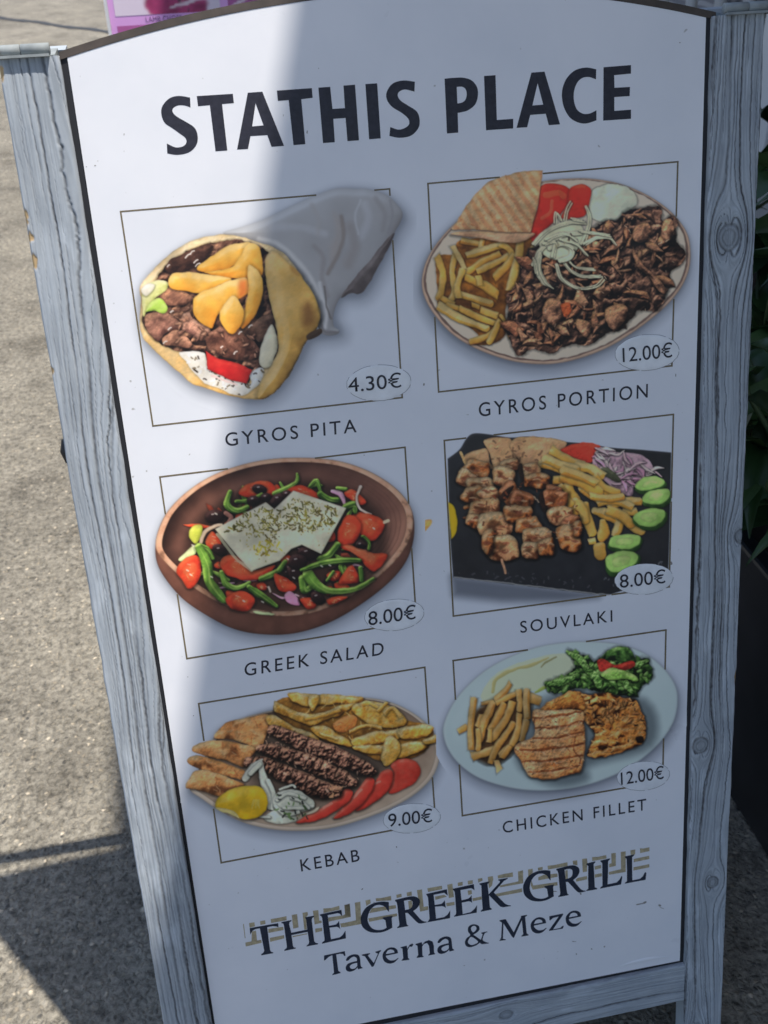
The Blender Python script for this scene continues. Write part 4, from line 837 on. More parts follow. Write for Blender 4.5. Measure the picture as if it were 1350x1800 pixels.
DISHES = [('gyros in a pita wrapped in paper', pic_pita), ('oval plate of gyros meat, chips and pita', pic_gyros), ('brown bowl of salad with feta', pic_salad),
          ('black slate of skewered meat and chips', pic_souvlaki), ('oval plate of kebabs, lemon and tomato', pic_kebab), ('pale plate of chicken fillet, chips and lettuce', pic_chicken)]
# ------------------------------------------------------------------ materials of the sign
def _gloss(t, b):
    r = N(t, 'ShaderNodeMapRange', i={'From Min': .3, 'From Max': .7, 'To Min': .26, 'To Max': .5}); t.links.new(noise(t, 5, 5, .65), r.inputs[0]); t.links.new(r.outputs[0], b.inputs['Roughness'])
def _print(t, b):
    _gloss(t, b)
    a = N(t, 'ShaderNodeAttribute', attribute_name='Col')
    g = cramp(t, noise(t, 9, 4, .6), [(.3, (.93, .94, .95)), (.62, (1, 1, 1))])
    t.links.new(mix(t, a.outputs['Color'], g, 1., 'MULTIPLY'), b.inputs['Base Color'])
    bump(t, b, noise(t, 14, 2), .06, .004)
def _white(t, b):
    _gloss(t, b)
    g = cramp(t, noise(t, 9, 4, .6), [(.3, (.93, .94, .95)), (.62, (1, 1, 1))])
    c = mix(t, WHITE, g, 1., 'MULTIPLY')
    sp = cramp(t, noise(t, 170, 1, .4), [(.17, (.62, .6, .57)), (.215, (1, 1, 1))])
    t.links.new(mix(t, c, sp, 1., 'MULTIPLY'), b.inputs['Base Color'])
    bump(t, b, noise(t, 14, 2), .06, .004)
WHITE = (.79, .79, .82)
M_print = mat('dish print', rough=.38, spec=.35, fn=_print)
M_white = mat('white print', WHITE, rough=.38, spec=.35, fn=_white)
def _ink(c):
    def f(t, b):
        v = cramp(t, noise(t, 240, 2), [(.3, tuple(x * .8 for x in c)), (.7, tuple(x * 1.2 for x in c))])
        t.links.new(v, b.inputs['Base Color'])
    return f
M_black = mat('black ink', (.02, .02, .03), .42, .35, fn=_ink((.026, .025, .036)))
M_navy = mat('navy ink', (.02, .02, .03), .42, .35, fn=_ink((.024, .03, .05)))
M_gold = mat('gold ink', (.3, .25, .15), .42, .35, fn=_ink((.42, .35, .22)))
M_line = mat('frame line ink', (.2, .17, .1), .42, .35, fn=_ink((.17, .135, .08)))
def _wood(t, b):
    a = N(t, 'ShaderNodeAttribute', attribute_name='Col')
    g = cramp(t, noise(t, 26, 4, .65), [(.3, (.86, .88, .9)), (.7, (1.06, 1.06, 1.05))])
    t.links.new(mix(t, a.outputs['Color'], g, 1., 'MULTIPLY'), b.inputs['Base Color'])
    bump(t, b, noise(t, 900, 2), .12, .0006)
M_wood = mat('weathered grey paint on wood', rough=.62, spec=.3, fn=_wood)
def _edge(t, b): t.links.new(cramp(t, noise(t, 40, 4), [(.3, (.03, .024, .02)), (.7, (.085, .065, .05))]), b.inputs['Base Color'])
M_board = mat('dark board', (.05, .04, .035), .7, fn=_edge)
M_gap = mat('black board face', (.012, .012, .016), .6)
def _hinge(t, b): t.links.new(cramp(t, noise(t, 60, 4), [(.3, (.19, .21, .215)), (.62, (.29, .315, .32)), (.8, (.2, .17, .14))]), b.inputs['Base Color'])
M_hinge = mat('painted hinge', rough=.75, spec=.2, fn=_hinge)
M_steel = mat('dark steel', (.04, .04, .045), .45, metal=.6)
PAINT = np.array([.40, .435, .475]); GROOVE = np.array([.03, .026, .026]); BARE = np.array([.42, .29, .15])
# ------------------------------------------------------------------ the menu sign
sign = empty('menu_sign'); tag(sign, 'white menu board in a weathered grey wooden frame, the large one in front', 'menu sign', 'standing menu signs')
def plank(name, q0, q1, q2, q3, d, thick, knots, seed, parent, chips=(), gfreq=1., cracks=1., gk=.8):
    # q0..q3: corners (start-left, start-right, end-right, end-left) of the front face in panel coordinates; grain runs from start to end
    q = [np.array(a, float) for a in (q0, q1, q2, q3)]
    Lw = np.linalg.norm(q[1] - q[0]); Ll = (np.linalg.norm(q[3] - q[0]) + np.linalg.norm(q[2] - q[1])) / 2
    st = .00085
    nu = int(Lw / st * 1.25); nv = int(Ll / (st * 1.6))
    u, v = np.meshgrid(np.linspace(0, 1, nu), np.linspace(0, 1, nv))
    base = (q[0] * ((1 - u) * (1 - v))[..., None] + q[1] * (u * (1 - v))[..., None] + q[2] * (u * v)[..., None] + q[3] * ((1 - u) * v)[..., None])
    a = u * Lw; l = v * Ll
    # grain field: straight grain that bends round the knots
    psi = a + (fbm(l * 5, a * 8, seed, 2) - .5) * .013 + (fbm(l * 2.2, a * 26 + 7, seed + 4, 2) - .5) * .028 * (.35 + u)
    kn = np.zeros_like(a); ring = np.zeros_like(a)
    for (ka, kl, R) in knots:
        ka = ka * Lw; kl = kl * Ll
        da = a - ka; dl = (l - kl) * .5
        r2 = da * da + dl * dl
        psi = psi - da * R * R * 2.6 / (r2 + R * R * .5) * np.exp(-r2 / (R * R * 30))
        rr = np.sqrt(da * da + ((l - kl) * .85) ** 2) + (fbm(l * 160, a * 160, seed + 2, 2) - .5) * .0022
        kn = np.maximum(kn, 1 - sstep(R * .86, R * 1.02, rr)); ring = np.maximum(ring, np.exp(-((rr - R) / .0011) ** 2) * .9 + .45 * np.exp(-((rr - R * .6) / .0007) ** 2))
    gp = np.clip(np.abs(np.gradient(psi, axis=1) / (Lw / (nu - 1))), .12, 2.5)
    # grooves at irregular positions of the grain field
    rs = np.random.RandomState(seed); depth = np.zeros_like(a); x = -.03
    while x < Lw + .03:
        w = rs.choice([.00032, .00045, .00075, .0012], p=[.42, .36, .15, .07]) * (1 if cracks == 1 else rs.uniform(.8, 1.3))
        s = rs.uniform(.35, .85) if w < .0005 else rs.uniform(.85, 1.2)
        ph = rs.uniform(0, 50)
        on = sstep(.26, .56, fbm(l * rs.uniform(3, 9) + ph, l * 0 + ph, seed + int(ph), 2))
        jag = (vnoise(l * 420 + ph, a * 0 + ph, seed) - .5) * .0006 + (vnoise(l * 55 + ph, a * 0 + ph, seed + 1) - .5) * .0016
        depth = np.maximum(depth, s * on * np.exp(-((psi + jag - x) / (w * gp)) ** 2))
        x += rs.choice([.0012, .0018, .0026, .0042]) * gfreq * rs.uniform(.7, 1.3)
    depth = depth * (1 - kn) ; depth = np.maximum(depth, ring * .8)
    fine = np.clip(.5 + 1.1 * (vnoise(psi * 1500, l * 30, seed + 3) - .5) + 1.2 * (vnoise(psi * 620, l * 12, seed + 13) - .5) + .8 * (vnoise(psi * 2600, l * 50, seed + 23) - .5), 0, 1)
    scuff = sstep(.62, .8, fbm(a * 90, l * 22, seed + 31, 4))
    col = PAINT * (1 - .22 * fine[..., None]) * (1 + .22 * scuff[..., None]) * (.9 + .2 * fbm(a * 40, l * 9, seed + 6, 3))[..., None]
    col = col * (1 - kn[..., None] * .22)
    dk = np.clip(depth * gk * (.6 + .45 * vnoise(l * 300, a * 300, seed + 8)), 0, 1)[..., None]
    col = col * (1 - dk) + GROOVE * dk
    # bare wood where the paint has gone
    for (cu, cv, ru, rv) in chips:
        rr = np.sqrt(((u - cu) / ru) ** 2 + ((v - cv) / rv) ** 2) + (fbm(a * 220, l * 160, seed + 9, 3) - .5) * 1.5
        cmask = (1 - sstep(.72, .9, rr))[..., None]; col = col * (1 - cmask) + (BARE * (.7 + .6 * fbm(a * 300, l * 60, seed + 1, 2)[..., None])) * cmask
        depth = np.maximum(depth, cmask[..., 0] * .6)
    e = np.minimum(np.minimum(a, Lw - a), .004) ; rnd = .0022 * (1 - np.sqrt(np.clip(1 - (1 - np.clip(e / .0022, 0, 1)) ** 2, 0, 1)))
    wob = (fbm(l * 40, a * 2, seed + 11, 3) - .5) * .0016 * (u < .02) - (fbm(l * 40, a * 2 + 5, seed + 12, 3) - .5) * .0016 * (u > .98)
    dd = d - depth * .0014 - rnd - fine * .00022 + (fbm(a * 60, l * 14, seed + 41, 3) - .5) * .0008
    V = PW(base[..., 0] + wob, base[..., 1], dd).reshape(-1, 3)
    idx = np.arange(nu * nv).reshape(nv, nu)
    F = np.stack([idx[:-1, :-1], idx[1:, :-1], idx[1:, 1:], idx[:-1, 1:]], -1).reshape(-1, 4)
    C = col.reshape(-1, 3)
    # sides, ends and back: a skirt from the rim of the front face
    rimi = np.concatenate([idx[0, :-1], idx[:-1, -1], idx[-1, :0:-1], idx[:0:-1, 0]])
    n0 = len(V); bx = base.reshape(-1, 2)[rimi]; SV = PW(bx[:, 0], bx[:, 1], d - thick); k = len(rimi)
    rim_top = V[rimi].copy()
    V = np.concatenate([V, rim_top, SV]); C = np.concatenate([C, np.tile(PAINT * .95, (k, 1)) * (.8 + .35 * vnoise(np.arange(k) * .07, np.zeros(k), seed))[:, None], np.tile(PAINT * .9, (k, 1))])
    ii = np.arange(k); jj = (ii + 1) % k
    F = np.concatenate([F, np.stack([n0 + ii, n0 + jj, n0 + k + jj, n0 + k + ii], -1)])
    nb = len(V); V = np.concatenate([V, PW([q[i][0] for i in range(4)], [q[i][1] for i in range(4)], d - thick)]); C = np.concatenate([C, np.tile(PAINT * .9, (4, 1))])
    F = np.concatenate([F, [[nb, nb + 1, nb + 2, nb + 3]]])
    return fast_grid(name, V, F, M_wood, parent, C)
DF = .0065
pp = lambda x, y, d=DF: tuple(on_panel(x, y, d))
def lerp_line(p, q, y):
    t = (y - p[1]) / (q[1] - p[1]); return (p[0] + (q[0] - p[0]) * t, y)
lo_ = (pp(3, 149), pp(287, 1800)); li_ = (pp(110, 140), pp(372, 1798)); ri_ = (pp(1256, 35), pp(1207, 1678)); ro_ = (pp(1346, 30), pp(1268, 1797))
yt, yb = -.121, 1.083
left_post = plank('post', lerp_line(*lo_, yt), lerp_line(*li_, yt), lerp_line(*li_, yb), lerp_line(*lo_, yb), DF, .024, [], 21, sign,
                  chips=[(.01, .010, .07, .007), (.02, .098, .06, .006), (.05, .112, .07, .004), (.03, .128, .05, .005), (.02, .205, .04, .004)], gfreq=1.25)
right_post = plank('post', lerp_line(*ri_, yt), lerp_line(*ro_, yt), lerp_line(*ro_, yb), lerp_line(*ri_, yb), DF, .024,
                   [(.45, .157, .0105), (.97, .41, .0065), (.20, .615, .0085), (.62, .775, .007), (.28, .965, .006)], 33, sign, gfreq=1.15, cracks=2, gk=1.1, chips=[(.99, .55, .03, .02)])
ry0, ry1 = .9315, .9885
rl, rr_ = lerp_line(*li_, ry0), lerp_line(*ri_, ry0); rl2, rr2 = lerp_line(*li_, ry1), lerp_line(*ri_, ry1)
plank('bottom_rail', (rr_[0] - .0006, ry0), (rr2[0] - .0006, ry1), (rl2[0] + .0006, ry1), (rl[0] + .0006, ry0), DF - .002, .022, [(.35, .40, .0065), (.5, .9, .006)], 47, sign, gfreq=1.1)
# backing board with arched top, printed sheet
def arch_y(x, rise=.0355, x0=-.0275, x1=.5335, base=-.1195):
    t = np.clip((x - x0) / (x1 - x0), 0, 1); return base - rise * (1 - (2 * t - 1) ** 2)
def arch_board(name, xl, xr, yb_, top, d0, d1, m, parent, medge=None):
    xs = np.linspace(0, 1, 49); n = 49
    tx = xl[0] + (xr[0] - xl[0]) * xs; ty = np.array([top(x) for x in tx]); bx = xl[1] + (xr[1] - xl[1]) * xs; by = yb_[0] + (yb_[1] - yb_[0]) * xs
    V = np.concatenate([PW(tx, ty, d1), PW(bx, by, d1), PW(tx, ty, d0), PW(bx, by, d0)])
    F = []; mi = []
    for i in range(n - 1):
        F.append((i, n + i, n + i + 1, i + 1)); mi.append(0)
        F.append((2 * n + i, 2 * n + i + 1, 3 * n + i + 1, 3 * n + i)); mi.append(1)
        F.append((i, i + 1, 2 * n + i + 1, 2 * n + i)); mi.append(1)
        F.append((n + i, 3 * n + i, 3 * n + i + 1, n + i + 1)); mi.append(1)
    F.append((0, 2 * n, 3 * n, n)); F.append((n - 1, 2 * n - 1, 4 * n - 1, 3 * n - 1)); mi += [1, 1]
    return mesh(name, V, F, [m, medge or m], parent, mi=mi)
arch_board('backing_board', (-.0335, -.0465), (.5345, .5355), (.936, .936), lambda x: arch_y(x) - .0008, -.011, -.0012, M_gap, sign, M_board)
pl_t, pl_b = on_panel(118., 100.)[0], on_panel(385., 1848.)[0]; pr_t, pr_b = on_panel(1241., 35.)[0], on_panel(1195., 1688.)[0]
panel = arch_board('menu_panel', (pl_t, pl_b), (pr_t, pr_b), (.9212, .9275), lambda x: arch_y(x) + .0014, -.0010, 0., M_white, sign, M_white)
xs_ = np.linspace(-.0272, .5325, 49); V = []; F = []
for x in xs_:
    yy = arch_y(x)
    V += [PW(x, yy + .0012, .0004), PW(x, yy - .0046, .0002), PW(x, yy - .0050, -.0105), PW(x, yy - .0010, -.0108)]
for i in range(48):
    o_ = 4 * i; F += [(o_, o_ + 4, o_ + 5, o_ + 1), (o_ + 1, o_ + 5, o_ + 6, o_ + 2), (o_ + 2, o_ + 6, o_ + 7, o_ + 3), (o_ + 3, o_ + 7, o_ + 4, o_)]
F += [(0, 1, 2, 3), (195, 194, 193, 192)]
def _trim(t, b): t.links.new(cramp(t, noise(t, 30, 5), [(.3, (.035, .027, .022)), (.6, (.085, .065, .052)), (.8, (.14, .11, .09))]), b.inputs['Base Color'])
mesh('top_trim', V, F, mat('brown edge band', rough=.6, fn=_trim), sign)
panel['label'] = 'white printed menu sheet with six dishes'
# small crease at the lower right of the sheet
cx = np.linspace(0, 1, 24); V = []; F = []
for i, t in enumerate(cx):
    px, py = 1085 + 100 * t, 1700 - 18 * t - 4 * math.sin(t * 3.1)
    hgt = .0013 * math.sin(math.pi * t); wid = 3.5 * math.sin(math.pi * t) + .2
    for k, s in enumerate((-1, 0, 1)):
        V.append(px2w(px, py + s * wid, .0001 + (hgt if k == 1 else 0)))
    if i: F += [((i - 1) * 3, i * 3, i * 3 + 1, (i - 1) * 3 + 1), ((i - 1) * 3 + 1, i * 3 + 1, i * 3 + 2, (i - 1) * 3 + 2)]
mesh('crease', V, [f[::-1] for f in F], M_white, panel, smooth=True)
# dish pictures
CV = []
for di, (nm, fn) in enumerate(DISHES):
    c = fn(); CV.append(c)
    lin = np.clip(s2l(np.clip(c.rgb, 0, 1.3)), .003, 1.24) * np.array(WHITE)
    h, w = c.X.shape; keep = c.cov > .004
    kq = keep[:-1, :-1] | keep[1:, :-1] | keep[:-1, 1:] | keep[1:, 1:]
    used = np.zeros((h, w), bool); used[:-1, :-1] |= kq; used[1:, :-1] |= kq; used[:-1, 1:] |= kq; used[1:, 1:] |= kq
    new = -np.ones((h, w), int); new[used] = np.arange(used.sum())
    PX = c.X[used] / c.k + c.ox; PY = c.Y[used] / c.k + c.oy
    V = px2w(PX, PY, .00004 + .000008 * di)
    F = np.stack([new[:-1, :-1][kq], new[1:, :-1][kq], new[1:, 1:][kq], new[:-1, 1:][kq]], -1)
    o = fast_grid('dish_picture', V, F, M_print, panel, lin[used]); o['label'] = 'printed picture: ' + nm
# thin frames round the pictures, hidden where the dish overlaps them
RECT = [[(212, 372), (684.8, 332), (707, 698.8), (268.8, 748.8)], [(752.2, 322.6), (1191.5, 284.4), (1181, 643), (771, 689)], [(281, 838.5), (711.9, 786.3), (732, 1092.5), (328.5, 1157.8)],
        [(780.9, 774.4), (1183.7, 728.5), (1176.3, 1031.5), (796.9, 1083)], [(349.2, 1237), (746.7, 1173), (765.5, 1445), (388.8, 1516.6)], [(796.5, 1161.3), (1170.6, 1107.5), (1164.8, 1373.6), (812.8, 1433.9)]]
for c, R in zip(CV, RECT):
    w = 1.45
    for e in range(4):
        a = np.array(R[e]); b = np.array(R[(e + 1) % 4]); L = np.linalg.norm(b - a); t = (b - a) / L; nn = np.array([-t[1], t[0]])
        m = int(L / 3); runs = [[]]; de = .00012 + .00002 * (e % 2)
        for i in range(m + 1):
            p = a + t * (L * i / m)
            ix = int(round(((p[0] - c.ox) * c.k - c.xs[0]) / c.st)); iy = int(round(((p[1] - c.oy) * c.k - c.ys[0]) / c.st))
            cov = c.dish[iy, ix] if 0 <= iy < c.dish.shape[0] and 0 <= ix < c.dish.shape[1] else 0
            if cov < .5: runs[-1].append(p + t * (-w if i == 0 else (w if i == m else 0)))
            elif runs[-1]: runs.append([])
        for rn in runs:
            if len(rn) < 3: continue
            p, q = rn[0], rn[-1]
            V = [px2w(*(p + nn * w), de), px2w(*(p - nn * w), de), px2w(*(q - nn * w), de), px2w(*(q + nn * w), de)]
            mesh('picture_frame_line', V, [(0, 3, 2, 1)][::1], M_line, panel)
# lettering
Z1 = lambda L: [(260 + p[0] / 2.7, 90 + p[1] / 2.7, 1) if len(p) > 2 else (260 + p[0] / 2.7, 90 + p[1] / 2.7) for p in L]
Z2 = lambda L: [(740 + p[0] / 3.375, 90 + p[1] / 3.375, 1) if len(p) > 2 else (740 + p[0] / 3.375, 90 + p[1] / 3.375) for p in L]
SH = lambda L: [(x, y, 1) for x, y in L]
title = [[Z1([(200, 220, 1), (145, 212), (100, 225), (68, 262), (64, 300), (80, 340), (115, 365), (150, 390), (178, 412), (182, 435), (165, 452), (130, 456), (90, 438, 1), (92, 485, 1), (140, 492), (195, 480), (230, 445), (236, 400), (220, 362), (180, 335), (140, 312), (118, 290), (120, 270), (145, 257), (175, 258), (202, 267, 1)])],
         [Z1(SH([(232, 213), (403, 202), (408, 246), (352, 251), (377, 471), (321, 475), (294, 256), (238, 261)]))],
         [Z1(SH([(474, 197), (543, 192), (646, 449), (587, 454), (567, 398), (487, 403), (475, 464), (423, 467)])), Z1(SH([(511, 247), (549, 352), (495, 357)]))],
         [Z1(SH([(612, 187), (778, 175), (782, 221), (728, 228), (747, 441), (691, 446), (668, 232), (617, 236)]))],
         [Z1(SH([(809, 173), (865, 169), (876, 274), (935, 270), (928, 163), (983, 159), (1002, 423), (947, 427), (938, 317), (880, 321), (887, 432), (831, 436)]))],
         [Z1(SH([(1032, 156), (1088, 152), (1105, 414), (1050, 418)]))],
         [Z1([(1267, 145, 1), (1210, 139), (1160, 155), (1133, 195), (1135, 232), (1160, 265), (1205, 293), (1235, 320), (1240, 345), (1222, 363), (1190, 372), (1150, 360, 1), (1146, 402, 1), (1195, 411), (1250, 400), (1285, 362), (1289, 320), (1275, 285), (1235, 258), (1200, 235), (1186, 212), (1192, 193), (1220, 182), (1265, 192, 1)])],
         [Z2([(140, 163, 1), (195, 158), (250, 157), (300, 173), (332, 212), (338, 262), (322, 315), (280, 350), (240, 362), (218, 366, 1), (221, 483, 1), (154, 488, 1)]), Z2([(212, 212, 1), (245, 211), (266, 228), (271, 260), (262, 290), (242, 305), (216, 310, 1)])],
         [Z2(SH([(374, 147), (442, 142), (450, 408), (547, 401), (547, 458), (386, 469)]))],
         [Z2(SH([(655, 127), (733, 121), (825, 434), (758, 439), (740, 371), (648, 378), (630, 451), (567, 455)])), Z2(SH([(692, 190), (725, 317), (661, 322)]))],
         [Z2([(1040, 107, 1), (980, 97), (915, 113), (865, 160), (839, 225), (838, 290), (855, 350), (890, 400), (940, 425), (985, 428), (1041, 410, 1), (1041, 350, 1), (1000, 370), (960, 370), (925, 345), (908, 295), (908, 240), (925, 190), (955, 160), (995, 153), (1038, 167, 1)])],
         [Z2(SH([(1083, 95), (1246, 82), (1246, 133), (1146, 142), (1148, 217), (1240, 212), (1238, 266), (1147, 272), (1147, 354), (1246, 347), (1246, 401), (1081, 412)]))]]
o = flat_polys('title_lettering', title[:7], .00012, M_black, panel); o['label'] = 'bold black heading STATHIS'
o = flat_polys('title_lettering', title[7:], .00012, M_black, panel); o['label'] = 'bold black heading PLACE'
K6 = 6.1364
def ZZ(ox, oy, dx=0, dy=0, sx=1., x0=0):
    return lambda L: [((ox + ((p[0] - x0) * sx + x0 + dx) / K6, oy + (p[1] + dy) / K6) + ((1,) if len(p) > 2 else ())) for p in L]
ZA, ZB, ZC, ZD = ZZ(400, 1480), ZZ(600, 1480), ZZ(780, 1480), ZZ(960, 1470)
G1 = [(512, 648, 1), (515, 755, 1), (495, 735), (470, 700), (420, 680), (360, 690), (310, 740), (285, 810), (290, 870), (330, 930), (390, 950), (450, 945), (488, 925, 1), (475, 845, 1), (445, 828, 1), (445, 815, 1), (555, 795, 1), (543, 825, 1), (550, 925, 1), (470, 965), (380, 980), (290, 965), (225, 910), (208, 830), (225, 770), (270, 705), (350, 660), (440, 643)]
R1 = [(580, 625, 1), (720, 592), (790, 588), (840, 615), (848, 660), (820, 710), (775, 745, 1), (850, 830), (885, 855), (920, 860, 1), (920, 868, 1), (850, 880), (815, 865), (760, 810), (715, 765, 1), (690, 765, 1), (705, 880), (722, 900, 1), (722, 908, 1), (602, 930, 1), (604, 918), (625, 895), (618, 820), (600, 665), (580, 640, 1)]
R1h = [(675, 635, 1), (730, 625), (765, 640), (765, 690), (740, 720), (688, 735, 1)]
a1 = [(50, 1270), (75, 1235), (130, 1212), (180, 1218), (200, 1250), (210, 1335), (225, 1352), (232, 1360, 1), (180, 1375, 1), (175, 1355, 1), (140, 1385), (90, 1400), (55, 1385), (48, 1350), (70, 1315), (120, 1295), (168, 1285, 1), (165, 1255), (140, 1238), (105, 1250), (75, 1278), (55, 1282)]
a1h = [(170, 1303, 1), (125, 1315), (95, 1335), (95, 1358), (120, 1370), (150, 1360), (172, 1338, 1)]
e1 = [(612, 1200, 1), (600, 1160), (560, 1138), (505, 1145), (455, 1190), (445, 1240), (465, 1290), (515, 1312), (570, 1300), (618, 1255, 1), (612, 1250, 1), (570, 1275), (520, 1275), (485, 1245), (480, 1228, 1)]
e1h = [(480, 1210, 1), (500, 1172), (535, 1160), (565, 1172), (572, 1193, 1)]
grill = [[ZA(SH([(238, 930), (300, 918), (546, 876), (550, 922), (528, 912), (490, 908), (428, 920), (458, 1165), (470, 1185), (492, 1190), (492, 1200), (362, 1224), (364, 1210), (385, 1195), (396, 1175), (348, 932), (300, 940), (268, 960), (245, 1000)]))],
         [ZA(SH([(582, 865), (690, 842), (688, 855), (668, 865), (664, 890), (688, 980), (860, 945), (848, 842), (838, 820), (836, 812), (935, 795), (933, 808), (912, 822), (908, 845), (935, 1070), (950, 1088), (976, 1094), (976, 1104), (852, 1128), (854, 1116), (875, 1100), (880, 1080), (864, 970), (690, 1005), (705, 1120), (715, 1138), (736, 1140), (735, 1150), (612, 1176), (612, 1165), (636, 1145), (640, 1125), (608, 900), (600, 880), (580, 876)]))],
         [ZA(SH([(995, 782), (1228, 732), (1236, 800), (1222, 790), (1212, 775), (1190, 768), (1080, 790), (1095, 905), (1170, 890), (1190, 870), (1202, 850), (1215, 940), (1200, 925), (1180, 915), (1100, 925), (1115, 1050), (1210, 1030), (1240, 1005), (1272, 955), (1277, 1040), (1018, 1098), (1020, 1085), (1045, 1065), (1046, 1045), (1020, 820), (1010, 800), (995, 792)]))],
         [ZB(G1)], [ZB(R1), ZB(R1h)],
         [ZB(SH([(912, 562), (1138, 510), (1148, 580), (1130, 565), (1110, 548), (995, 570), (1008, 680), (1080, 668), (1100, 650), (1115, 628), (1128, 712), (1110, 700), (1090, 692), (1010, 698), (1022, 828), (1110, 810), (1145, 785), (1175, 738), (1172, 822), (925, 868), (940, 850), (952, 830), (935, 600), (925, 580)]))],
         [ZC(SH([(97, 505), (325, 455), (332, 525), (318, 510), (295, 498), (180, 520), (192, 630), (265, 612), (285, 595), (300, 572), (306, 660), (292, 645), (270, 640), (195, 655), (205, 778), (290, 758), (330, 725), (360, 680), (356, 762), (110, 808), (112, 798), (128, 785), (135, 765), (120, 550), (112, 528), (98, 515)]))],
         [ZC(SH([(385, 448), (495, 425), (495, 435), (472, 455), (485, 565), (605, 435), (605, 420), (588, 415), (588, 405), (690, 388), (690, 398), (650, 420), (540, 545), (660, 665), (690, 680), (725, 685), (722, 692), (640, 705), (610, 698), (488, 575), (498, 705), (518, 720), (518, 730), (398, 753), (400, 742), (420, 725), (412, 620), (405, 470), (385, 458)]))],
         [ZZ(780, 1480, 638, -338, .97, 520)(G1)], [ZZ(960, 1470, -470, -273, .93, 580)(R1), ZZ(960, 1470, -470, -273, .93, 580)(R1h)],
         [ZD(SH([(432, 295), (530, 270), (530, 282), (512, 300), (518, 400), (525, 550), (550, 560), (550, 572), (432, 592), (434, 582), (455, 565), (452, 460), (455, 320), (432, 305)]))],
         [ZD(SH([(584, 262), (690, 238), (688, 250), (668, 270), (668, 400), (662, 520), (760, 498), (790, 470), (815, 425), (822, 440), (808, 520), (582, 565), (586, 552), (608, 535), (606, 420), (605, 290), (586, 272)]))],
         [ZD(SH([(848, 218), (950, 195), (950, 206), (928, 225), (928, 370), (930, 475), (1010, 460), (1045, 430), (1065, 388), (1082, 392), (1072, 470), (848, 512), (850, 502), (872, 485), (872, 360), (868, 245), (850, 228)]))]]
o = flat_polys('serif_lettering', grill, .00018, M_navy, panel); o['label'] = 'dark serif lettering THE GREEK GRILL'
tav = [[ZA(SH([(1040, 1225), (1265, 1178), (1272, 1228), (1258, 1230), (1245, 1208), (1210, 1206), (1172, 1215), (1195, 1390), (1218, 1405), (1218, 1415), (1130, 1438), (1130, 1428), (1148, 1410), (1130, 1222), (1090, 1240), (1055, 1275), (1040, 1278)]))],
       [ZB(a1), ZB(a1h)],
       [ZB(SH([(220, 1215), (310, 1198), (308, 1208), (285, 1225), (350, 1305), (395, 1205), (370, 1195), (365, 1185), (428, 1165), (428, 1175), (410, 1195), (350, 1340), (330, 1350), (255, 1235), (222, 1225)]))],
       [ZB(e1), ZB(e1h)],
       [ZB(SH([(640, 1135), (705, 1118), (712, 1150), (735, 1110), (765, 1095), (778, 1108), (762, 1130), (735, 1130), (715, 1165), (720, 1250), (735, 1265), (732, 1272), (650, 1282), (650, 1275), (668, 1255), (658, 1150), (640, 1142)]))],
       [ZB(SH([(800, 1100), (868, 1080), (872, 1108), (900, 1075), (945, 1058), (985, 1075), (998, 1120), (1000, 1190), (1012, 1205), (1010, 1212), (938, 1225), (940, 1215), (955, 1200), (945, 1120), (925, 1090), (890, 1100), (872, 1130), (875, 1225), (888, 1235), (888, 1242), (812, 1250), (812, 1242), (830, 1220), (820, 1120), (800, 1108)]))],
       [ZZ(600, 1480, 988, -192)(a1), ZZ(600, 1480, 988, -192)(a1h)],
       [ZC([(470, 965, 1), (472, 972, 1), (440, 990), (420, 1055), (455, 1080), (488, 1088, 1), (485, 1095, 1), (410, 1102), (392, 1085, 1), (350, 1115), (290, 1135), (245, 1125), (228, 1085), (245, 1040), (285, 1005), (262, 965), (265, 920), (300, 892), (345, 890), (380, 910), (385, 945), (360, 975), (320, 1000, 1), (400, 1055, 1), (418, 1000), (405, 985, 1), (405, 978, 1)]),
        ZC([(318, 975), (350, 945), (348, 915), (325, 905), (300, 918), (295, 945)]), ZC([(300, 1025), (268, 1055), (262, 1085), (290, 1110), (330, 1105), (370, 1075)])],
       [ZC(SH([(602, 845), (668, 832), (755, 975), (835, 810), (832, 798), (900, 785), (898, 795), (878, 810), (895, 985), (915, 1000), (915, 1008), (838, 1022), (838, 1012), (858, 995), (842, 845), (755, 1038), (735, 1020), (645, 880), (638, 1045), (668, 1050), (668, 1058), (600, 1068), (602, 1060), (618, 1045), (628, 870), (602, 855)]))],
       [ZZ(780, 1480, 493, -325)(e1), ZZ(780, 1480, 493, -325)(e1h)],
       [ZC(SH([(1138, 802), (1285, 772), (1288, 785), (1180, 942), (1255, 928), (1282, 905), (1295, 905), (1285, 935), (1135, 960), (1135, 952), (1240, 805), (1180, 820), (1150, 845), (1142, 848)]))],
       [ZZ(960, 1470, -234, -335)(e1), ZZ(960, 1470, -234, -335)(e1h)]]
o = flat_polys('small_serif_lettering', tav, .00012, M_navy, panel); o['label'] = 'dark serif lettering Taverna & Meze'
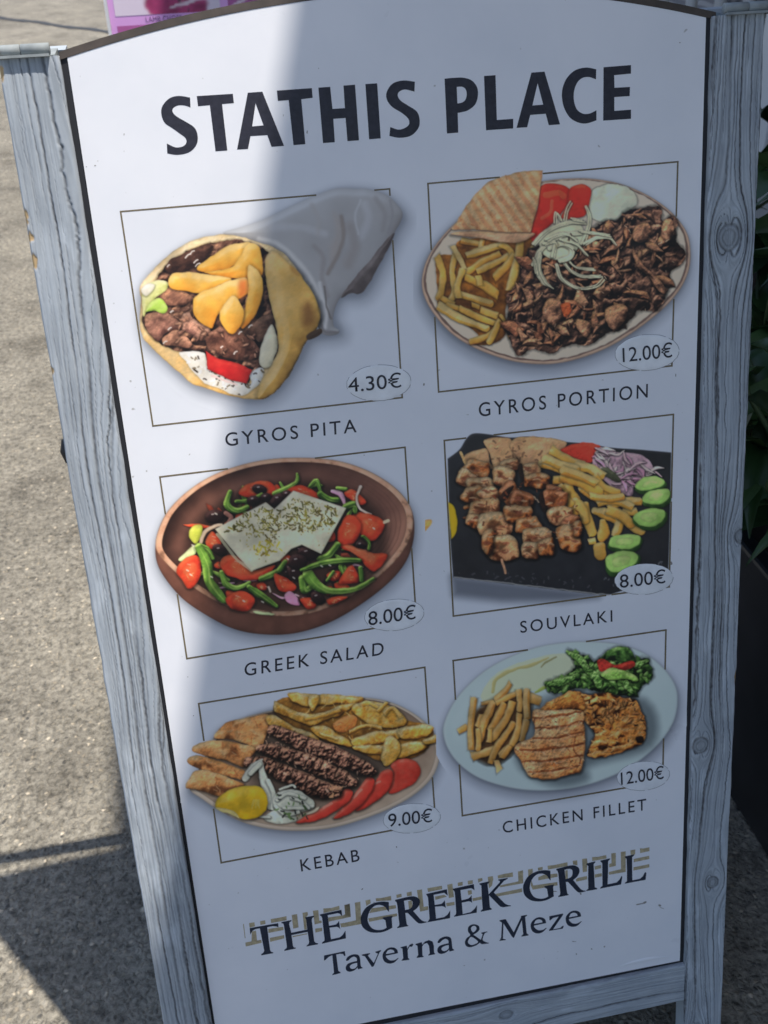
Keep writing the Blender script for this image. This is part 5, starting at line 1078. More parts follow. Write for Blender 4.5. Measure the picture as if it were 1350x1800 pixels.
key = {ZA: [[(166, 885), (176, 884), (194, 1038), (186, 1040)], [(232, 876), (290, 866), (296, 910), (238, 925)], [(350, 855), (405, 845), (410, 885), (355, 895)], [(465, 832), (510, 825), (550, 818), (635, 800), (638, 845), (470, 875)], [(692, 788), (750, 778), (766, 922), (708, 935)],
            [(262, 965), (306, 957), (318, 1062), (365, 1055), (368, 1088), (196, 1128), (192, 1085), (258, 1072)], [(440, 938), (600, 915), (605, 950), (440, 982)], [(455, 1035), (610, 1005), (612, 1040), (460, 1078)], [(700, 1015), (858, 985), (860, 995), (702, 1028)],
            [(808, 765), (862, 755), (868, 785), (846, 812), (855, 942), (828, 948)], [(920, 742), (978, 735), (990, 850), (1012, 848), (1018, 872), (940, 890)], [(945, 935), (1020, 925), (1022, 960), (948, 978)], [(1032, 718), (1120, 712), (1205, 688), (1208, 730), (1035, 768)],
            [(1085, 815), (1270, 788), (1262, 680), (1318, 665), (1330, 808), (1090, 860)], [(1215, 880), (1250, 873), (1255, 914), (1225, 922)]],
       ZB: [[(32, 680), (90, 668), (102, 800), (28, 822), (22, 790), (40, 780)], [(145, 655), (205, 645), (215, 885), (20, 921), (20, 876), (158, 845)], [(260, 632), (312, 620), (318, 660), (270, 690)], [(370, 608), (430, 605), (535, 582), (540, 630), (375, 640)], [(300, 768), (330, 715), (585, 680), (592, 715)],
            [(290, 825), (600, 770), (604, 800), (300, 862)], [(592, 570), (648, 558), (652, 592), (598, 605)], [(705, 545), (758, 535), (762, 580), (708, 585)], [(815, 520), (870, 512), (888, 700), (935, 692), (938, 732), (850, 752)], [(720, 640), (760, 630), (775, 755), (735, 762)],
            [(928, 500), (1085, 472), (1088, 510), (935, 540)], [(1010, 590), (1110, 570), (1140, 590), (1015, 625)], [(1130, 660), (1220, 645), (1222, 680), (1135, 695)], [(1142, 462), (1198, 450), (1215, 595), (1160, 605)], [(1255, 440), (1308, 430), (1310, 468), (1258, 478)]],
       ZC: [[(258, 420), (312, 412), (314, 450), (262, 460)], [(368, 398), (415, 388), (420, 415), (372, 440)], [(475, 378), (528, 368), (535, 400), (520, 470), (490, 500), (480, 440)], [(582, 362), (650, 345), (745, 328), (748, 375), (585, 395)], [(600, 470), (805, 425), (800, 320), (855, 305), (858, 445), (610, 490)],
            [(560, 560), (845, 500), (848, 540), (570, 590)], [(310, 608), (408, 588), (410, 620), (312, 640)], [(908, 298), (958, 288), (962, 330), (912, 370)], [(1015, 278), (1066, 268), (1068, 300), (1018, 310)], [(1020, 380), (1080, 355), (1225, 340), (1230, 375), (1020, 415)],
            [(945, 410), (965, 470), (1225, 432), (1228, 468), (960, 515), (940, 470)], [(258, 525), (300, 520), (305, 560), (265, 575)]],
       ZD: [[(15, 318), (80, 312), (230, 280), (232, 320), (20, 360)], [(288, 265), (335, 258), (338, 315), (290, 305)], [(205, 370), (232, 365), (235, 462), (210, 470)], [(320, 465), (340, 450), (440, 428), (442, 465), (325, 490)], [(388, 245), (440, 238), (445, 280), (440, 380), (395, 390)],
            [(495, 225), (560, 222), (648, 202), (652, 240), (498, 268)], [(522, 325), (592, 308), (594, 345), (526, 360)], [(524, 412), (598, 398), (602, 432), (526, 448)], [(702, 185), (752, 178), (752, 320), (680, 335), (680, 300), (706, 290)], [(805, 170), (858, 162), (858, 385), (678, 415), (676, 385), (808, 355)],
            [(908, 152), (962, 142), (960, 195), (912, 200)], [(1012, 130), (1050, 132), (1115, 118), (1115, 160), (1014, 182)], [(945, 245), (1112, 210), (1114, 245), (944, 280)], [(942, 335), (1112, 300), (1114, 335), (940, 370)]]}
o = flat_polys('greek_key_pattern', [[z(SH(l))] for z, L in key.items() for l in L], .0001, M_gold, panel, n=1); o['label'] = 'gold meander pattern behind the serif lettering'
def quad_text(body, bl, br, tl, d, spacing=1., bold=0.):
    V, F = txt(body, spacing, bold)
    A = on_panel(*map(float, bl), d); B = on_panel(*map(float, br), d); C = on_panel(*map(float, tl), d)
    Q = A + V[:, :1] * (B - A) + V[:, 1:] * (C - A)
    return PW(Q[:, 0], Q[:, 1], d), F
for body, bl, br, tl in [('GYROS PITA', (397, 785), (627, 760), (395, 761)), ('GYROS PORTION', (842, 733), (1138.5, 699), (841, 708)), ('GREEK SALAD', (430, 1189), (674, 1151), (429.6, 1166)),
                         ('SOUVLAKI', (915, 1113), (1076.5, 1093), (914, 1092)), ('KEBAB', (529.6, 1532), (632.5, 1513.5), (527, 1511)), ('CHICKEN FILLET', (884.4, 1465), (1136, 1424), (883, 1444.5))]:
    V, F = quad_text(body, bl, br, tl, .00012, 1.28, .004); o = mesh('caption_lettering', V, F, M_black, panel); o['label'] = 'caption ' + body
st_ = []
rs = np.random.RandomState(5)
def blot(x, y, a, b, th=0.):
    n = 9; st_.append([[(x + math.cos(f) * a * q * math.cos(th) - math.sin(f) * b * q * math.sin(th), y + math.cos(f) * a * q * math.sin(th) + math.sin(f) * b * q * math.cos(th)) for f, q in zip(np.linspace(0, 2 * math.pi, n, endpoint=False), rs.uniform(.6, 1.25, n))]])
for q in [(1126, 1589, 9, 1.1, -.18), (1134, 1586, 4, 1.8, -.3), (1159.6, 1591.4, 3, 2.2, .2), (1163, 1596, 4, .6, .3), (1021, 1571, 2, 1.6), (1040, 1668, 1.4, 1.2), (1062.7, 1664, 1.5, 1.2), (1013, 1677, 1, 2.2), (636.7, 1563, 2.2, .9, -.6), (975, 1567, 5, 1, -.1), (1009, 1655, 4, .7, .1),
          (218, 236, .9, 2, .2), (167, 291, 1.6, 1), (152, 293, .8, .8), (172, 283, .7, 1.1), (498, 203, .5, 2), (540, 232, 1, 3, .2), (330, 1190, 1.2, .7), (340, 1258, 1, .8), (1195, 75, 1.5, 1), (1188, 660, .9, 3), (1180, 990, 2, 3), (745, 676, 2, 3), (960, 668, 1.2, 1), (697, 1489, 1, 1.4), (800, 470, .8, 1), (640, 800, 1, .8), (560, 120, .8, .9), (880, 1650, 1.1, .8)]:
    blot(*q)
so = flat_polys('stains', st_, .00016, mat('grime', (.28, .26, .24), .7), panel, n=3); so['kind'] = 'stuff'
# price stickers: slightly wrinkled ovals with a thin cut line and printed price
def _stk(t, b):
    t.links.new(cramp(t, noise(t, 60, 3), [(.35, (.74, .75, .77)), (.65, (.82, .83, .85))]), b.inputs['Base Color'])
M_stk = mat('clear label film', rough=.3, spec=.5, fn=_stk)
M_cut = mat('label edge', (.3, .3, .32), .5)
for k, (body, cx, cy, ax, by, rot, bl, br, tl) in enumerate([('4.30€', 666, 673, 56, 31, -4, (613, 690), (706, 681), (611, 663)), ('12.00€', 1137.4, 619.6, 56, 31, -5, (1095, 637), (1182, 628), (1094, 610)), ('8.00€', 693, 1081, 52, 27, -6, (648, 1100), (731, 1088), (647, 1074)),
                                       ('8.00€', 1132, 1018, 51, 26.5, -4, (1090, 1034), (1170, 1025), (1089, 1009)), ('9.00€', 724, 1438.6, 50, 25.5, -5, (683, 1454), (760, 1445), (682, 1429.5)), ('12.00€', 1131, 1364, 46, 25, -6, (1092, 1380), (1167, 1369), (1091, 1356.5))]):
    V = []; F = []; mi = []; nr, na = 12, 56; rt = math.radians(rot)
    rs = np.random.RandomState(60 + k)
    sh_ = [rs.uniform(-.02, .02) for _ in range(na)]
    for i in range(nr + 1):
        for j in range(na):
            r = i / nr; f = 2 * math.pi * j / na; rad = r * (1 + sh_[j] * .5)
            x = ax * rad * math.cos(f); y = by * rad * math.sin(f)
            X, Y = cx + x * math.cos(rt) - y * math.sin(rt), cy + x * math.sin(rt) + y * math.cos(rt)
            wr = float(vnoise(np.array(X / 6.5 + Y / 40), np.array(Y / 24.), 70 + k)) * .0004 * sstep(.1, .6, r) * (1 - sstep(.93, 1., r))
            V.append(px2w(X, Y, .0003 + wr))
    for i in range(nr):
        for j in range(na):
            F.append((i * na + j, (i + 1) * na + j, (i + 1) * na + (j + 1) % na, i * na + (j + 1) % na)); mi.append(0)
    n0 = len(V)
    for i, rr in enumerate((1.0, 1.017)):
        for j in range(na):
            f = 2 * math.pi * j / na; rad = rr * (1 + sh_[j] * .5); x = ax * rad * math.cos(f); y = by * rad * math.sin(f) * (1 + (rr - 1) * .8)
            V.append(px2w(cx + x * math.cos(rt) - y * math.sin(rt), cy + x * math.sin(rt) + y * math.cos(rt), .0003 if i == 0 else .0002))
    for j in range(na):
        if (j * 7 + k * 5) % na > 9: F.append((n0 + j, n0 + na + j, n0 + na + (j + 1) % na, n0 + (j + 1) % na)); mi.append(1)
    n1 = len(V); TV, TF = quad_text(body, bl, br, tl, .0009, 1.0, 0.)
    V += list(TV); F += [tuple(n1 + i for i in f) for f in TF]; mi += [2] * len(TF)
    F = [f[::-1] if i < 2 else f for f, i in zip(F, mi)]
    o = mesh('price_sticker', V, F, [M_stk, M_cut, M_black], panel, mi=mi, smooth=True); o['label'] = 'oval price label reading ' + body
# hinges joining the front and back frames
def knuckle(x0, x1, y, d):
    a, b = PW(x0, y, d), PW(x1, y, d); parts = []
    V = []; F = []
    for i in range(2):
        p = a + (b - a) * (i * .5 + .004); q = a + (b - a) * (i * .5 + .496)
        v, f = tube([p, p + (q - p) * .02, q - (q - p) * .02, q], [.0036, .0044, .0044, .0036], 14); o = len(V); V += v; F += [tuple(o + t for t in g) for g in f]
    return V, F
for x0, x1 in ((-.078, -.033), (.537, .582)):
    V, F = knuckle(x0, x1, -.1265, .0045); h = mesh('hinge', V, F, M_hinge, sign, smooth=True)
    p = [PW(x0 + .001, -.1205, .0108), PW(x1 - .001, -.1205, .0108), PW(x1 - .001, -.1205, -.010), PW(x0 + .001, -.1205, -.010), PW(x0 + .001, -.1225, .0108), PW(x1 - .001, -.1225, .0108), PW(x1 - .001, -.1225, -.010), PW(x0 + .001, -.1225, -.010)]
    mesh('hinge_leaf', p, [(0, 3, 2, 1), (4, 5, 6, 7), (0, 1, 5, 4), (1, 2, 6, 5), (2, 3, 7, 6), (3, 0, 4, 7)], M_hinge, h)
# rear frame (leans the other way), seen only by its shadow
zt = PW(0, -.121, 0)[2]; YR = .352; TF_ = .123
def rw(x, z, dy): return (x, YR + dy + (zt - z) * TF_, z)
def rear(name, x0, x1, z0, z1, t0, t1, m, top=None):
    V = [rw(x0, z0, t0), rw(x1, z0, t0), rw(x1, z0, t1), rw(x0, z0, t1), rw(x0, z1, t0), rw(x1, z1, t0), rw(x1, z1, t1), rw(x0, z1, t1)]
    return mesh(name, V, boxm((0, 0, 0), (1, 1, 1))[1], m, sign)
M_wood2 = mat('grey paint, rear frame', (.36, .4, .44), .7)
rear('rear_post', -.328, -.275, 0, zt, -.010, .012, M_wood2); rear('rear_post', .285, .338, 0, zt, -.010, .012, M_wood2)
rear('rear_rail', -.2745, .2845, .09, .145, -.010, .012, M_wood2); 
xs_ = np.linspace(-.2745, .2845, 41); V = []; F = []
for x in xs_:
    zz = zt + .030 * (1 - (2 * (x + .2745) / .559 - 1) ** 2) - .004
    V += [rw(x, .1455, -.004), rw(x, .1455, .004), rw(x, zz, -.004), rw(x, zz, .004)]
for i in range(40):
    o_ = 4 * i; F += [(o_, o_ + 4, o_ + 6, o_ + 2), (o_ + 1, o_ + 3, o_ + 7, o_ + 5), (o_ + 2, o_ + 6, o_ + 7, o_ + 3), (o_, o_ + 1, o_ + 5, o_ + 4)]
F += [(0, 2, 3, 1), (160, 161, 163, 162)]
mesh('rear_panel', V, F, M_board, sign)
for x in (-.301, .311):
    a = np.array(PW(x + .25, -.1265, .0045)); box('hinge_plate', (x - .02, a[1] + .004, zt - .004), (x + .02, YR - .006, zt + .001), M_hinge, sign)
# folding stay bolted to the outer side of the left post
a = px2w(116, 775, -.006); b = px2w(121, 812, -.006)
V, F = tube([a + np.array([.004, .006, .004]), a, (a + b) / 2 + np.array([-.0022, 0, 0]), b], [.003, .0042, .0042, .003], 8); mesh('stay_bracket', V, F, M_steel, sign, smooth=True)
# ------------------------------------------------------------------ ground
def _ground(t, b):
    co = N(t, 'ShaderNodeTexCoord').outputs['Object']
    wob = N(t, 'ShaderNodeTexNoise', i={'Scale': 70., 'Detail': 3.}); t.links.new(co, wob.inputs['Vector'])
    va = N(t, 'ShaderNodeVectorMath', operation='MULTIPLY_ADD'); t.links.new(wob.outputs['Color'], va.inputs[0]); va.inputs[1].default_value = (.012, .012, 0); t.links.new(co, va.inputs[2]); cw = va.outputs[0]
    big = cramp(t, noise(t, 1.1, 4, .6, co), [(.3, (.68, .67, .64)), (.7, (1.03, 1.02, .98))])
    mid = cramp(t, noise(t, 11, 5, .7, co), [(.32, (.78, .77, .75)), (.66, (1.12, 1.11, 1.08))])
    fine = noise(t, 75, 5, .75, cw)
    base = cramp(t, fine, [(.32, (.075, .069, .06)), (.44, (.185, .171, .147)), (.55, (.29, .268, .23)), (.72, (.40, .372, .325))])
    v = N(t, 'ShaderNodeTexVoronoi', feature='F1', i={'Scale': 125.}); t.links.new(cw, v.inputs['Vector'])
    sep = N(t, 'ShaderNodeSeparateColor'); t.links.new(v.outputs['Color'], sep.inputs[0])
    stone = cramp(t, sep.outputs[0], [(.0, (.08, .078, .075)), (.3, (.19, .176, .152)), (.6, (.27, .245, .2)), (.9, (.38, .33, .26)), (.97, (.66, .58, .47))])
    near = cramp(t, v.outputs['Distance'], [(.2, (1, 1, 1)), (.55, (0, 0, 0))])
    pick = cramp(t, sep.outputs[1], [(.42, (0, 0, 0)), (.6, (1, 1, 1))])
    c = mix(t, base, stone, mix(t, near, pick, 1., 'MULTIPLY'))
    c = mix(t, c, mid, 1., 'MULTIPLY'); c = mix(t, c, big, 1., 'MULTIPLY')
    pat = cramp(t, noise(t, 3.3, 6, .72, cw), [(.36, (.62, .61, .6)), (.47, (.95, .95, .95)), (.6, (1.06, 1.06, 1.05))]); c = mix(t, c, pat, 1., 'MULTIPLY')
    t.links.new(c, b.inputs['Base Color'])
    h = N(t, 'ShaderNodeMath', operation='MULTIPLY_ADD'); t.links.new(fine, h.inputs[0]); h.inputs[1].default_value = 1.6; t.links.new(near, h.inputs[2])
    bump(t, b, h.outputs[0], .6, .005)
M_ground = mat('worn asphalt with pale stones', rough=.85, spec=.3, fn=_ground)
g = 60
ground = mesh('ground', [(-g, -g, 0), (g, -g, 0), (g, g, 0), (-g, g, 0)], [(0, 1, 2, 3)], M_ground); tag(ground, kind='structure')
# flat dark strip laid on the ground, crossing the street behind
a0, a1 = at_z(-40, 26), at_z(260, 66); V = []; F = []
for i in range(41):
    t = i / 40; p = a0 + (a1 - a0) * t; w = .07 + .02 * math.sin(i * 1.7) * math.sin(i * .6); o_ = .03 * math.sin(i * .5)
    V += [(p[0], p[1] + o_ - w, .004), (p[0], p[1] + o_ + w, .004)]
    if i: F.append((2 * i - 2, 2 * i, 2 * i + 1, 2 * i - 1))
M_strip = mat('dark_strip', (.03, .03, .032), .7)
strip_ob = mesh('road_dark_strip', V, F, M_strip, ground)
# ------------------------------------------------------------------ awning over the terrace (out of frame, throws the shade)
aw = empty('terrace_awning', (1.6, .5, 0)); tag(aw, 'canvas awning on slim posts shading the terrace', 'awning')
HA = 3.3
def shade_pt(gx, gy, h=HA): return (gx + .298 * h, gy - .123 * h, h)
e0 = np.array([-.428, 0.]); ed = np.array([-.034, 1.]); 
E0 = np.array(shade_pt(*(e0 + ed * -5.5))); E1 = np.array(shade_pt(*(e0 + ed * 6.5)))
off = np.array(aw.location)
M_canvas = mat('canvas', (.30, .27, .24), .9)
M_post = mat('painted post', (.12, .12, .12), .5)
W_ = 3.9
V = [E0, E1, E1 + np.array([W_, 0, .55]), E0 + np.array([W_, 0, .55])]; V = [v - off for v in V] + [v - off + np.array([0, 0, -.012]) for v in V]
mesh('canopy', V, boxm((0, 0, 0), (1, 1, 1))[1], M_canvas, aw)
for (t, x) in ((.05, .06), (.95, .06), (.05, W_ - .1), (.95, W_ - .1)):
    p = E0 + (E1 - E0) * t + np.array([x + .4 * (x < 1), 0, .55 * (x + .4 * (x < 1)) / W_]) - off
    v, f = tube([(p[0], p[1], 0), (p[0], p[1], p[2] - .014)], .025, 12); mesh('awning_post', v, f, M_post, aw, smooth=True)
# ------------------------------------------------------------------ lilac menu sign further back
YP = 2.05
pA = at_y(183, 0, YP); pB = at_y(197, 95, YP)
lx = pB[0]; zt_p = 1.05
ps = empty('menu_sign', (lx + .3, YP + .02, 0)); tag(ps, 'lilac menu sign with meat pictures, partly hidden behind the white one', 'menu sign', 'standing menu signs')
LT = .10
def pw_(x, z, d=0.): return (x - .3, -d - .02 + z * LT, z)       # local to ps; leans back a little
# keep the board's left edge on the ray seen in the photograph
pA = at_y(184, 5, YP + .8 * LT - .0); xl_top = 0.
def _lilac(t, b): t.links.new(cramp(t, noise(t, 6, 3), [(.3, (.70, .34, .74)), (.7, (.80, .42, .82))]), b.inputs['Base Color'])
M_lilac = mat('lilac print', (.65, .36, .68), .4, fn=_lilac)
M_pwhite = mat('white plastic edge', (.7, .7, .72), .5)
PWD, PHT = .62, 1.12
def slab(name, x0, x1, z0, z1, d0, d1, m, parent):
    V = [pw_(x0, z0, d1), pw_(x1, z0, d1), pw_(x1, z0, d0), pw_(x0, z0, d0), pw_(x0, z1, d1), pw_(x1, z1, d1), pw_(x1, z1, d0), pw_(x0, z1, d0)]
    return mesh(name, V, boxm((0, 0, 0), (1, 1, 1))[1], m, parent)
lp = slab('menu_panel', .008, PWD - .008, .12, PHT, 0, .006, M_lilac, ps)
slab('edge_strip', 0, .0075, .02, PHT + .008, -.004, .012, M_pwhite, ps); slab('edge_strip', PWD - .0075, PWD, .02, PHT + .008, -.004, .012, M_pwhite, ps)
slab('edge_strip', .008, PWD - .008, .10, .1195, -.004, .012, M_pwhite, ps); slab('edge_strip', .008, PWD - .008, PHT + .0005, PHT + .02, -.004, .012, M_pwhite, ps)
slab('rear_board', .01, PWD - .01, .02, PHT, -.05, -.04, M_pwhite, ps)
rs = np.random.RandomState(8)
def food(x0, x1, z0, z1, kind, seed):
    nx, nz = 60, 46; X, Z = np.meshgrid(np.linspace(0, 1, nx), np.linspace(0, 1, nz))
    w1 = fbm(X * 5, Z * 5, seed, 3); w2 = fbm(X * 9 + 3, Z * 9, seed + 5, 3)
    C = np.ones((nz, nx, 3)) * (np.array([.80, .68, .80]) if kind == 0 else np.array([.45, .12, .34]))
    r = np.sqrt(((X - .62) / .36) ** 2 + ((Z - (.14 if kind == 0 else .6)) / .5) ** 2) + (w1 - .5) * .8
    f = (1 - sstep(.8, 1., r))[..., None]; C = C * (1 - f) + (np.array([.42, .05, .16]) * (.4 + 1.3 * w2[..., None])) * f
    f = (sstep(.62, .7, w2) * (r < .9))[..., None]; C = C * (1 - f) + np.array([.12, .05, .08]) * f
    f = sstep(.66, .74, fbm(X * 3, Z * 14 - X * 6, seed + 2, 2))[..., None] * .8; C = C * (1 - f) + np.array([.86, .74, .8]) * f
    P = np.array([pw_(x0 + (x1 - x0) * a, z0 + (z1 - z0) * b, .0066) for a, b in zip(X.ravel(), Z.ravel())])
    idx = np.arange(nx * nz).reshape(nz, nx); F = np.stack([idx[:-1, :-1], idx[:-1, 1:], idx[1:, 1:], idx[1:, :-1]], -1).reshape(-1, 4)
    fast_grid('dish_picture', P, F, M_print, lp, C.reshape(-1, 3))
# heights on this board that the photograph shows just above the white sign
def zof(py, px=230):
    v = ray(px, py); o_ = np.array(ps.location)
    # intersect with the leaning plane y = YP + z*LT - .026
    k = (YP - .0066 + CAM[2] * LT - CAM[1]) / (v[1] - v[2] * LT)
    p = CAM + v * k; return p[0] - o_[0] + .3, p[2]
xL, zL = zof(30, 186.5); dxp = xL
ps.location.x += dxp
x205, z28 = zof(29, 203); x395, _ = zof(29, 395); _, z48 = zof(46, 210)
food(x205, zof(20, 388)[0], z28, z28 + .2, 0, 4); food(zof(20, 402)[0], zof(20, 402)[0] + .2, z28 + .005, z28 + .2, 1, 9)
food(zof(55, 207)[0], zof(40, 392)[0], z48 - .2, z48, 1, 14)
V, F = txt('LAMB CHOPS', 1.1); x0, z0 = zof(33.5, 256); x1, z1 = zof(32, 320)
V3 = [pw_(x0 + (x1 - x0) * u, (z0 + z1) / 2 + .012 * (v - .5), .0068) for u, v in V]
mesh('caption_lettering', V3, F, mat('violet ink', (.12, .05, .16), .5), lp)['label'] = 'caption LAMB CHOPS'
# ------------------------------------------------------------------ terrace at the right: planter, plant, railing, table
def _plast(t, b): t.links.new(cramp(t, noise(t, 12, 4), [(.3, (.010, .010, .012)), (.7, (.022, .022, .026))]), b.inputs['Base Color'])
M_planter = mat('black planter', (.015, .015, .018), .45, fn=_plast)
M_soil = mat('soil', (.03, .022, .016), .95)
pl = empty('planter_box', (.86, .95, 0)); tag(pl, 'black rectangular planter box beside the white menu sign', 'planter')
x0, x1, y0, y1, hz = -.32, .34, -.88, .75, .46
tp = .03
V = [(x0, y0, 0), (x1, y0, 0), (x1, y1, 0), (x0, y1, 0), (x0 - tp, y0 - tp, hz), (x1 + tp, y0 - tp, hz), (x1 + tp, y1 + tp, hz), (x0 - tp, y1 + tp, hz),
     (x0 - tp + .03, y0 - tp + .03, hz), (x1 + tp - .03, y0 - tp + .03, hz), (x1 + tp - .03, y1 + tp - .03, hz), (x0 - tp + .03, y1 + tp - .03, hz),
     (x0 - tp + .03, y0 - tp + .03, hz - .06), (x1 + tp - .03, y0 - tp + .03, hz - .06), (x1 + tp - .03, y1 + tp - .03, hz - .06), (x0 - tp + .03, y1 + tp - .03, hz - .06)]
F = [(0, 3, 2, 1)]
for i in range(4):
    j = (i + 1) % 4; F += [(i, j, 4 + j, 4 + i), (4 + i, 4 + j, 8 + j, 8 + i), (8 + i, 8 + j, 12 + j, 12 + i)]
F.append((12, 13, 14, 15))
bevel(mesh('box', V, F, M_planter, pl), .006)
mesh('soil', [(x0 + .005, y0 + .005, hz - .05), (x1 - .005, y0 + .005, hz - .05), (x1 - .005, y1 - .005, hz - .05), (x0 + .005, y1 - .005, hz - .05)], [(0, 1, 2, 3)], M_soil, pl)
def _leaf(t, b):
    oi = N(t, 'ShaderNodeObjectInfo')
    t.links.new(cramp(t, oi.outputs['Random'], [(0, (.012, .034, .009)), (.5, (.026, .065, .018)), (1, (.06, .115, .032))]), b.inputs['Base Color'])
M_leaf = mat('glossy leaf', (.04, .1, .025), .4, fn=_leaf)
M_stem = mat('green stem', (.05, .08, .03), .6)
leaf_me = []
for k in range(3):
    L = [.13, .10, .16][k]; Wd = [.052, .04, .05][k]; V = []; F = []; n = 9
    for i in range(n):
        t = i / (n - 1); w = Wd * .5 * (math.sin(math.pi * min(1, t ** .75)) ** .8) + .0006; z = .04 * L / .13 * math.sin(t * 2.4) - .05 * t * t * (1 + k * .5)
        for s in (-1, -.5, 0, .5, 1): V.append((t * L, s * w, z + abs(s) * w * .45 + .003 * math.sin(t * 14 + k) * abs(s)))
    for i in range(n - 1):
        for j in range(4): F.append((i * 5 + j, (i + 1) * 5 + j, (i + 1) * 5 + j + 1, i * 5 + j + 1))
    me = bpy.data.meshes.new('leaf'); me.from_pydata(V, [], F); me.materials.append(M_leaf); me.polygons.foreach_set('use_smooth', np.ones(len(F), bool)); leaf_me.append(me)
R_ = random.Random(4)
plants = [(.60, .40, .62), (.66, .72, .75), (.60, 1.05, .72), (.78, 1.35, .8), (.95, .9, .7), (.70, 1.55, .7)]
labs = ['leafy green plant nearest the white menu sign in the black planter', 'tall leafy plant second from the front of the black planter', 'bushy leafy plant in the middle of the black planter edge', 'leafy plant towards the back of the black planter', 'leafy plant on the far side of the black planter', 'leafy plant at the very back of the black planter']
for i, (x, y, h) in enumerate(plants):
    p = empty('leafy_plant', (x, y, hz - .052)); tag(p, labs[i], 'plant', 'plants growing in the black planter')
    nl = 0
    for s in range(9):
        a = R_.uniform(0, 6.28); ln = R_.uniform(.5, 1.) * h * .75; sp = R_.uniform(.05, .16)
        pts = [(sp * t * math.cos(a) * (1 + t), sp * t * math.sin(a) * (1 + t), ln * t) for t in (0, .33, .66, 1.)]
        v, f = tube(pts, [.006, .005, .004, .0025], 6); mesh('stem', v, f, M_stem, p, smooth=True)
        for k in range(8):
            t = .25 + .75 * k / 7; q = (sp * t * math.cos(a) * (1 + t), sp * t * math.sin(a) * (1 + t), ln * t)
            o = bpy.data.objects.new('leaf', leaf_me[R_.randrange(3)]); link(o, p); o.location = q
            o.rotation_euler = (R_.uniform(-.5, .5), R_.uniform(-.75, .35), a + k * 2.4 + R_.uniform(-.4, .4)); sca = R_.uniform(.8, 1.35); o.scale = (sca,) * 3
# white turned railing and a table in a gingham cloth behind
M_wht = mat('white gloss paint', (.62, .62, .64), .4)
YS = 3.35
rail = empty('balustrade', (1.6, YS, 0)); tag(rail, 'white balustrade of turned spindles at the edge of the terrace', 'railing')
prof = [(.018, .08), (.018, .2), (.026, .22), (.014, .25), (.02, .32), (.024, .42), (.018, .52), (.012, .58), (.026, .61), (.026, .63), (.013, .66), (.022, .72), (.024, .80), (.016, .9), (.02, .92), (.02, 1.0)]
xs = [at_y(px, 12, YS)[0] for px in (1164, 1221, 1271, 1315)]; dx = (xs[-1] - xs[0]) / 3
sv, sf = lathe(prof, 16); sm = None
for k in range(-1, 12):
    x = xs[0] + k * dx - 1.6
    if sm is None:
        o = mesh('spindle', sv, sf, M_wht, rail, smooth=True); sm = o.data; o.location = (x, 0, 0)
    else:
        o = bpy.data.objects.new('spindle', sm); link(o, rail); o.location = (x, 0, 0)
xa, xb = xs[0] - 1.5 * dx - 1.6, xs[0] + 11.6 * dx - 1.6
box('top_rail', (xa, -.035, 1.0), (xb, .035, 1.05), M_wht, rail, .006); box('foot_rail', (xa, -.03, .03), (xb, .03, .08), M_wht, rail, .006)
for x in (xa - .04, xb + .04): box('newel_post', (x - .04, -.04, 0), (x + .04, .04, 1.1), M_wht, rail, .006)
def _ging(t, b):
    co = N(t, 'ShaderNodeTexCoord').outputs['Object']; sp = N(t, 'ShaderNodeSeparateXYZ'); t.links.new(co, sp.inputs[0]); fs = []
    for ax in (0, 2):
        m1 = N(t, 'ShaderNodeMath', operation='MULTIPLY'); t.links.new(sp.outputs[ax], m1.inputs[0]); m1.inputs[1].default_value = 26.
        m2 = N(t, 'ShaderNodeMath', operation='FRACT'); t.links.new(m1.outputs[0], m2.inputs[0])
        m3 = N(t, 'ShaderNodeMath', operation='GREATER_THAN'); t.links.new(m2.outputs[0], m3.inputs[0]); m3.inputs[1].default_value = .5; fs.append(m3.outputs[0])
    ad = N(t, 'ShaderNodeMath', operation='ADD'); t.links.new(fs[0], ad.inputs[0]); t.links.new(fs[1], ad.inputs[1])
    h = N(t, 'ShaderNodeMath', operation='MULTIPLY'); t.links.new(ad.outputs[0], h.inputs[0]); h.inputs[1].default_value = .5
    t.links.new(cramp(t, h.outputs[0], [(0, (.46, .44, .46)), (.5, (.26, .25, .27)), (1, (.12, .115, .13))]), b.inputs['Base Color'])
M_ging = mat('gingham cloth', (.4, .4, .4), .9, fn=_ging)
tb = empty('table', (xs[2] + .75, YS + .75, 0)); tag(tb, 'terrace table behind the white balustrade', 'table')
box('table_top', (-.55, -.4, .70), (.55, .4, .73), mat('table wood', (.2, .14, .09), .5), tb)
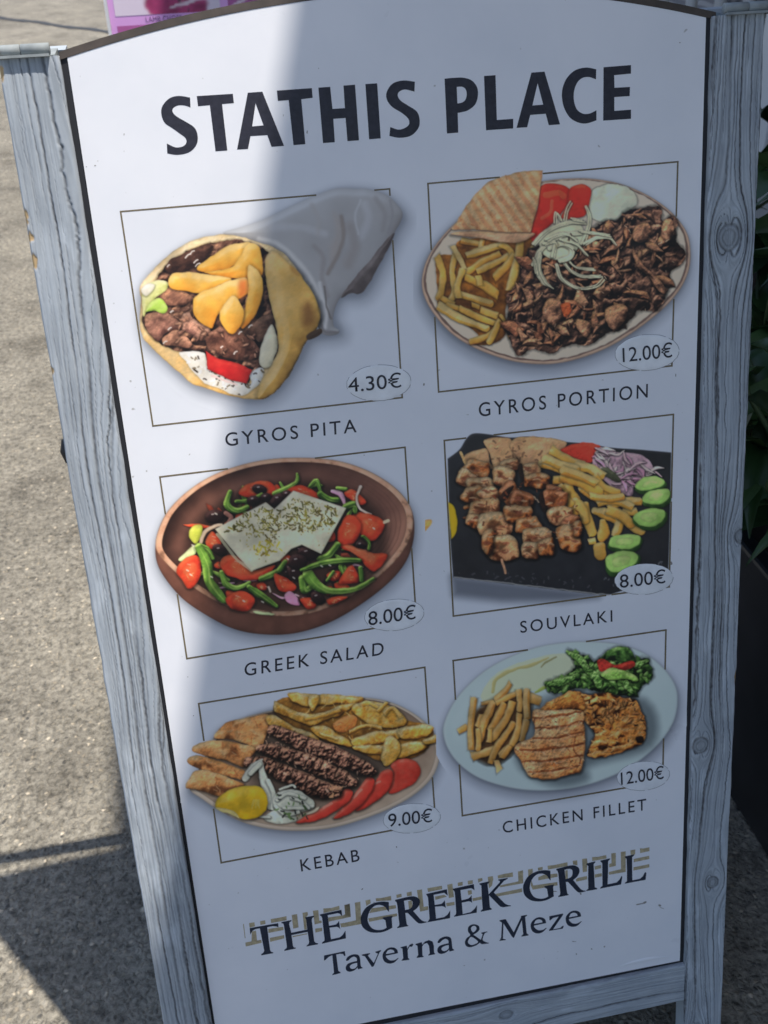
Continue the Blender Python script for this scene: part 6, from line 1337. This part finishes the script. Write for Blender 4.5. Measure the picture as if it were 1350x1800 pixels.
for sx in (-1, 1):
    for sy in (-1, 1): box('leg', (sx * .48 - .025, sy * .33 - .025, 0), (sx * .48 + .025, sy * .33 + .025, .699), mat('table wood'), tb)
cl = empty('tablecloth', (xs[2] + .75, YS + .75, .7325)); tag(cl, 'grey gingham tablecloth hanging over the terrace table', 'tablecloth')
V = []; F = []; ring = []
n = 96
for lev, (ex, z) in enumerate(((0, .004), (.006, 0.), (.012, -.1), (.016, -.25), (.02, -.42))):
    for i in range(n):
        f = 4 * i / n; sd_ = int(f) % 4; u = f - int(f)
        hx, hy = .555 + ex, .405 + ex
        c = [(-hx + 2 * hx * u, -hy), (hx, -hy + 2 * hy * u), (hx - 2 * hx * u, hy), (-hx, hy - 2 * hy * u)][sd_]
        wv = .012 * lev / 4 * math.sin(i * 1.3) ; nn = [(0, -1), (1, 0), (0, 1), (-1, 0)][sd_]
        V.append((c[0] + nn[0] * wv, c[1] + nn[1] * wv, z))
    if lev:
        for i in range(n): F.append(((lev - 1) * n + i, lev * n + i, lev * n + (i + 1) % n, (lev - 1) * n + (i + 1) % n))
F.append(tuple(range(n)))
mesh('cloth', V, F, M_ging, cl)
# pale post standing behind the plants
p0 = at_y(1352, 220, 2.25)
po = empty('painted_post', (p0[0] + .02, 2.25, 0)); tag(po, 'pale painted post behind the leafy plants', 'post')
box('shaft', (-.06, -.06, .05), (.06, .06, 2.35), M_wht, po, .006); box('plinth', (-.085, -.085, 0), (.085, .085, .0495), M_wht, po, .006)
# cafe wall closing the terrace
def _wall(t, b): t.links.new(cramp(t, noise(t, 3, 5), [(.3, (.25, .23, .26)), (.7, (.33, .30, .33))]), b.inputs['Base Color'])
M_wall = mat('mauve render', (.3, .28, .31), .9, fn=_wall)
cw = box('cafe_wall', (xs[0] - .5, YS + 1.9, 0), (8, YS + 2.1, 3.2), M_wall); tag(cw, 'mauve rendered cafe wall behind the terrace', 'wall')

fw = box('sky_block_wall', (4.75, -7, 0), (5.0, YS + 1.89, 5.5), mat('ochre render', (.34, .29, .24), .9)); tag(fw, 'unseen wall added right of the terrace to darken the shade', 'wall')  # out-of-frame wall added to block sky light and deepen the shade
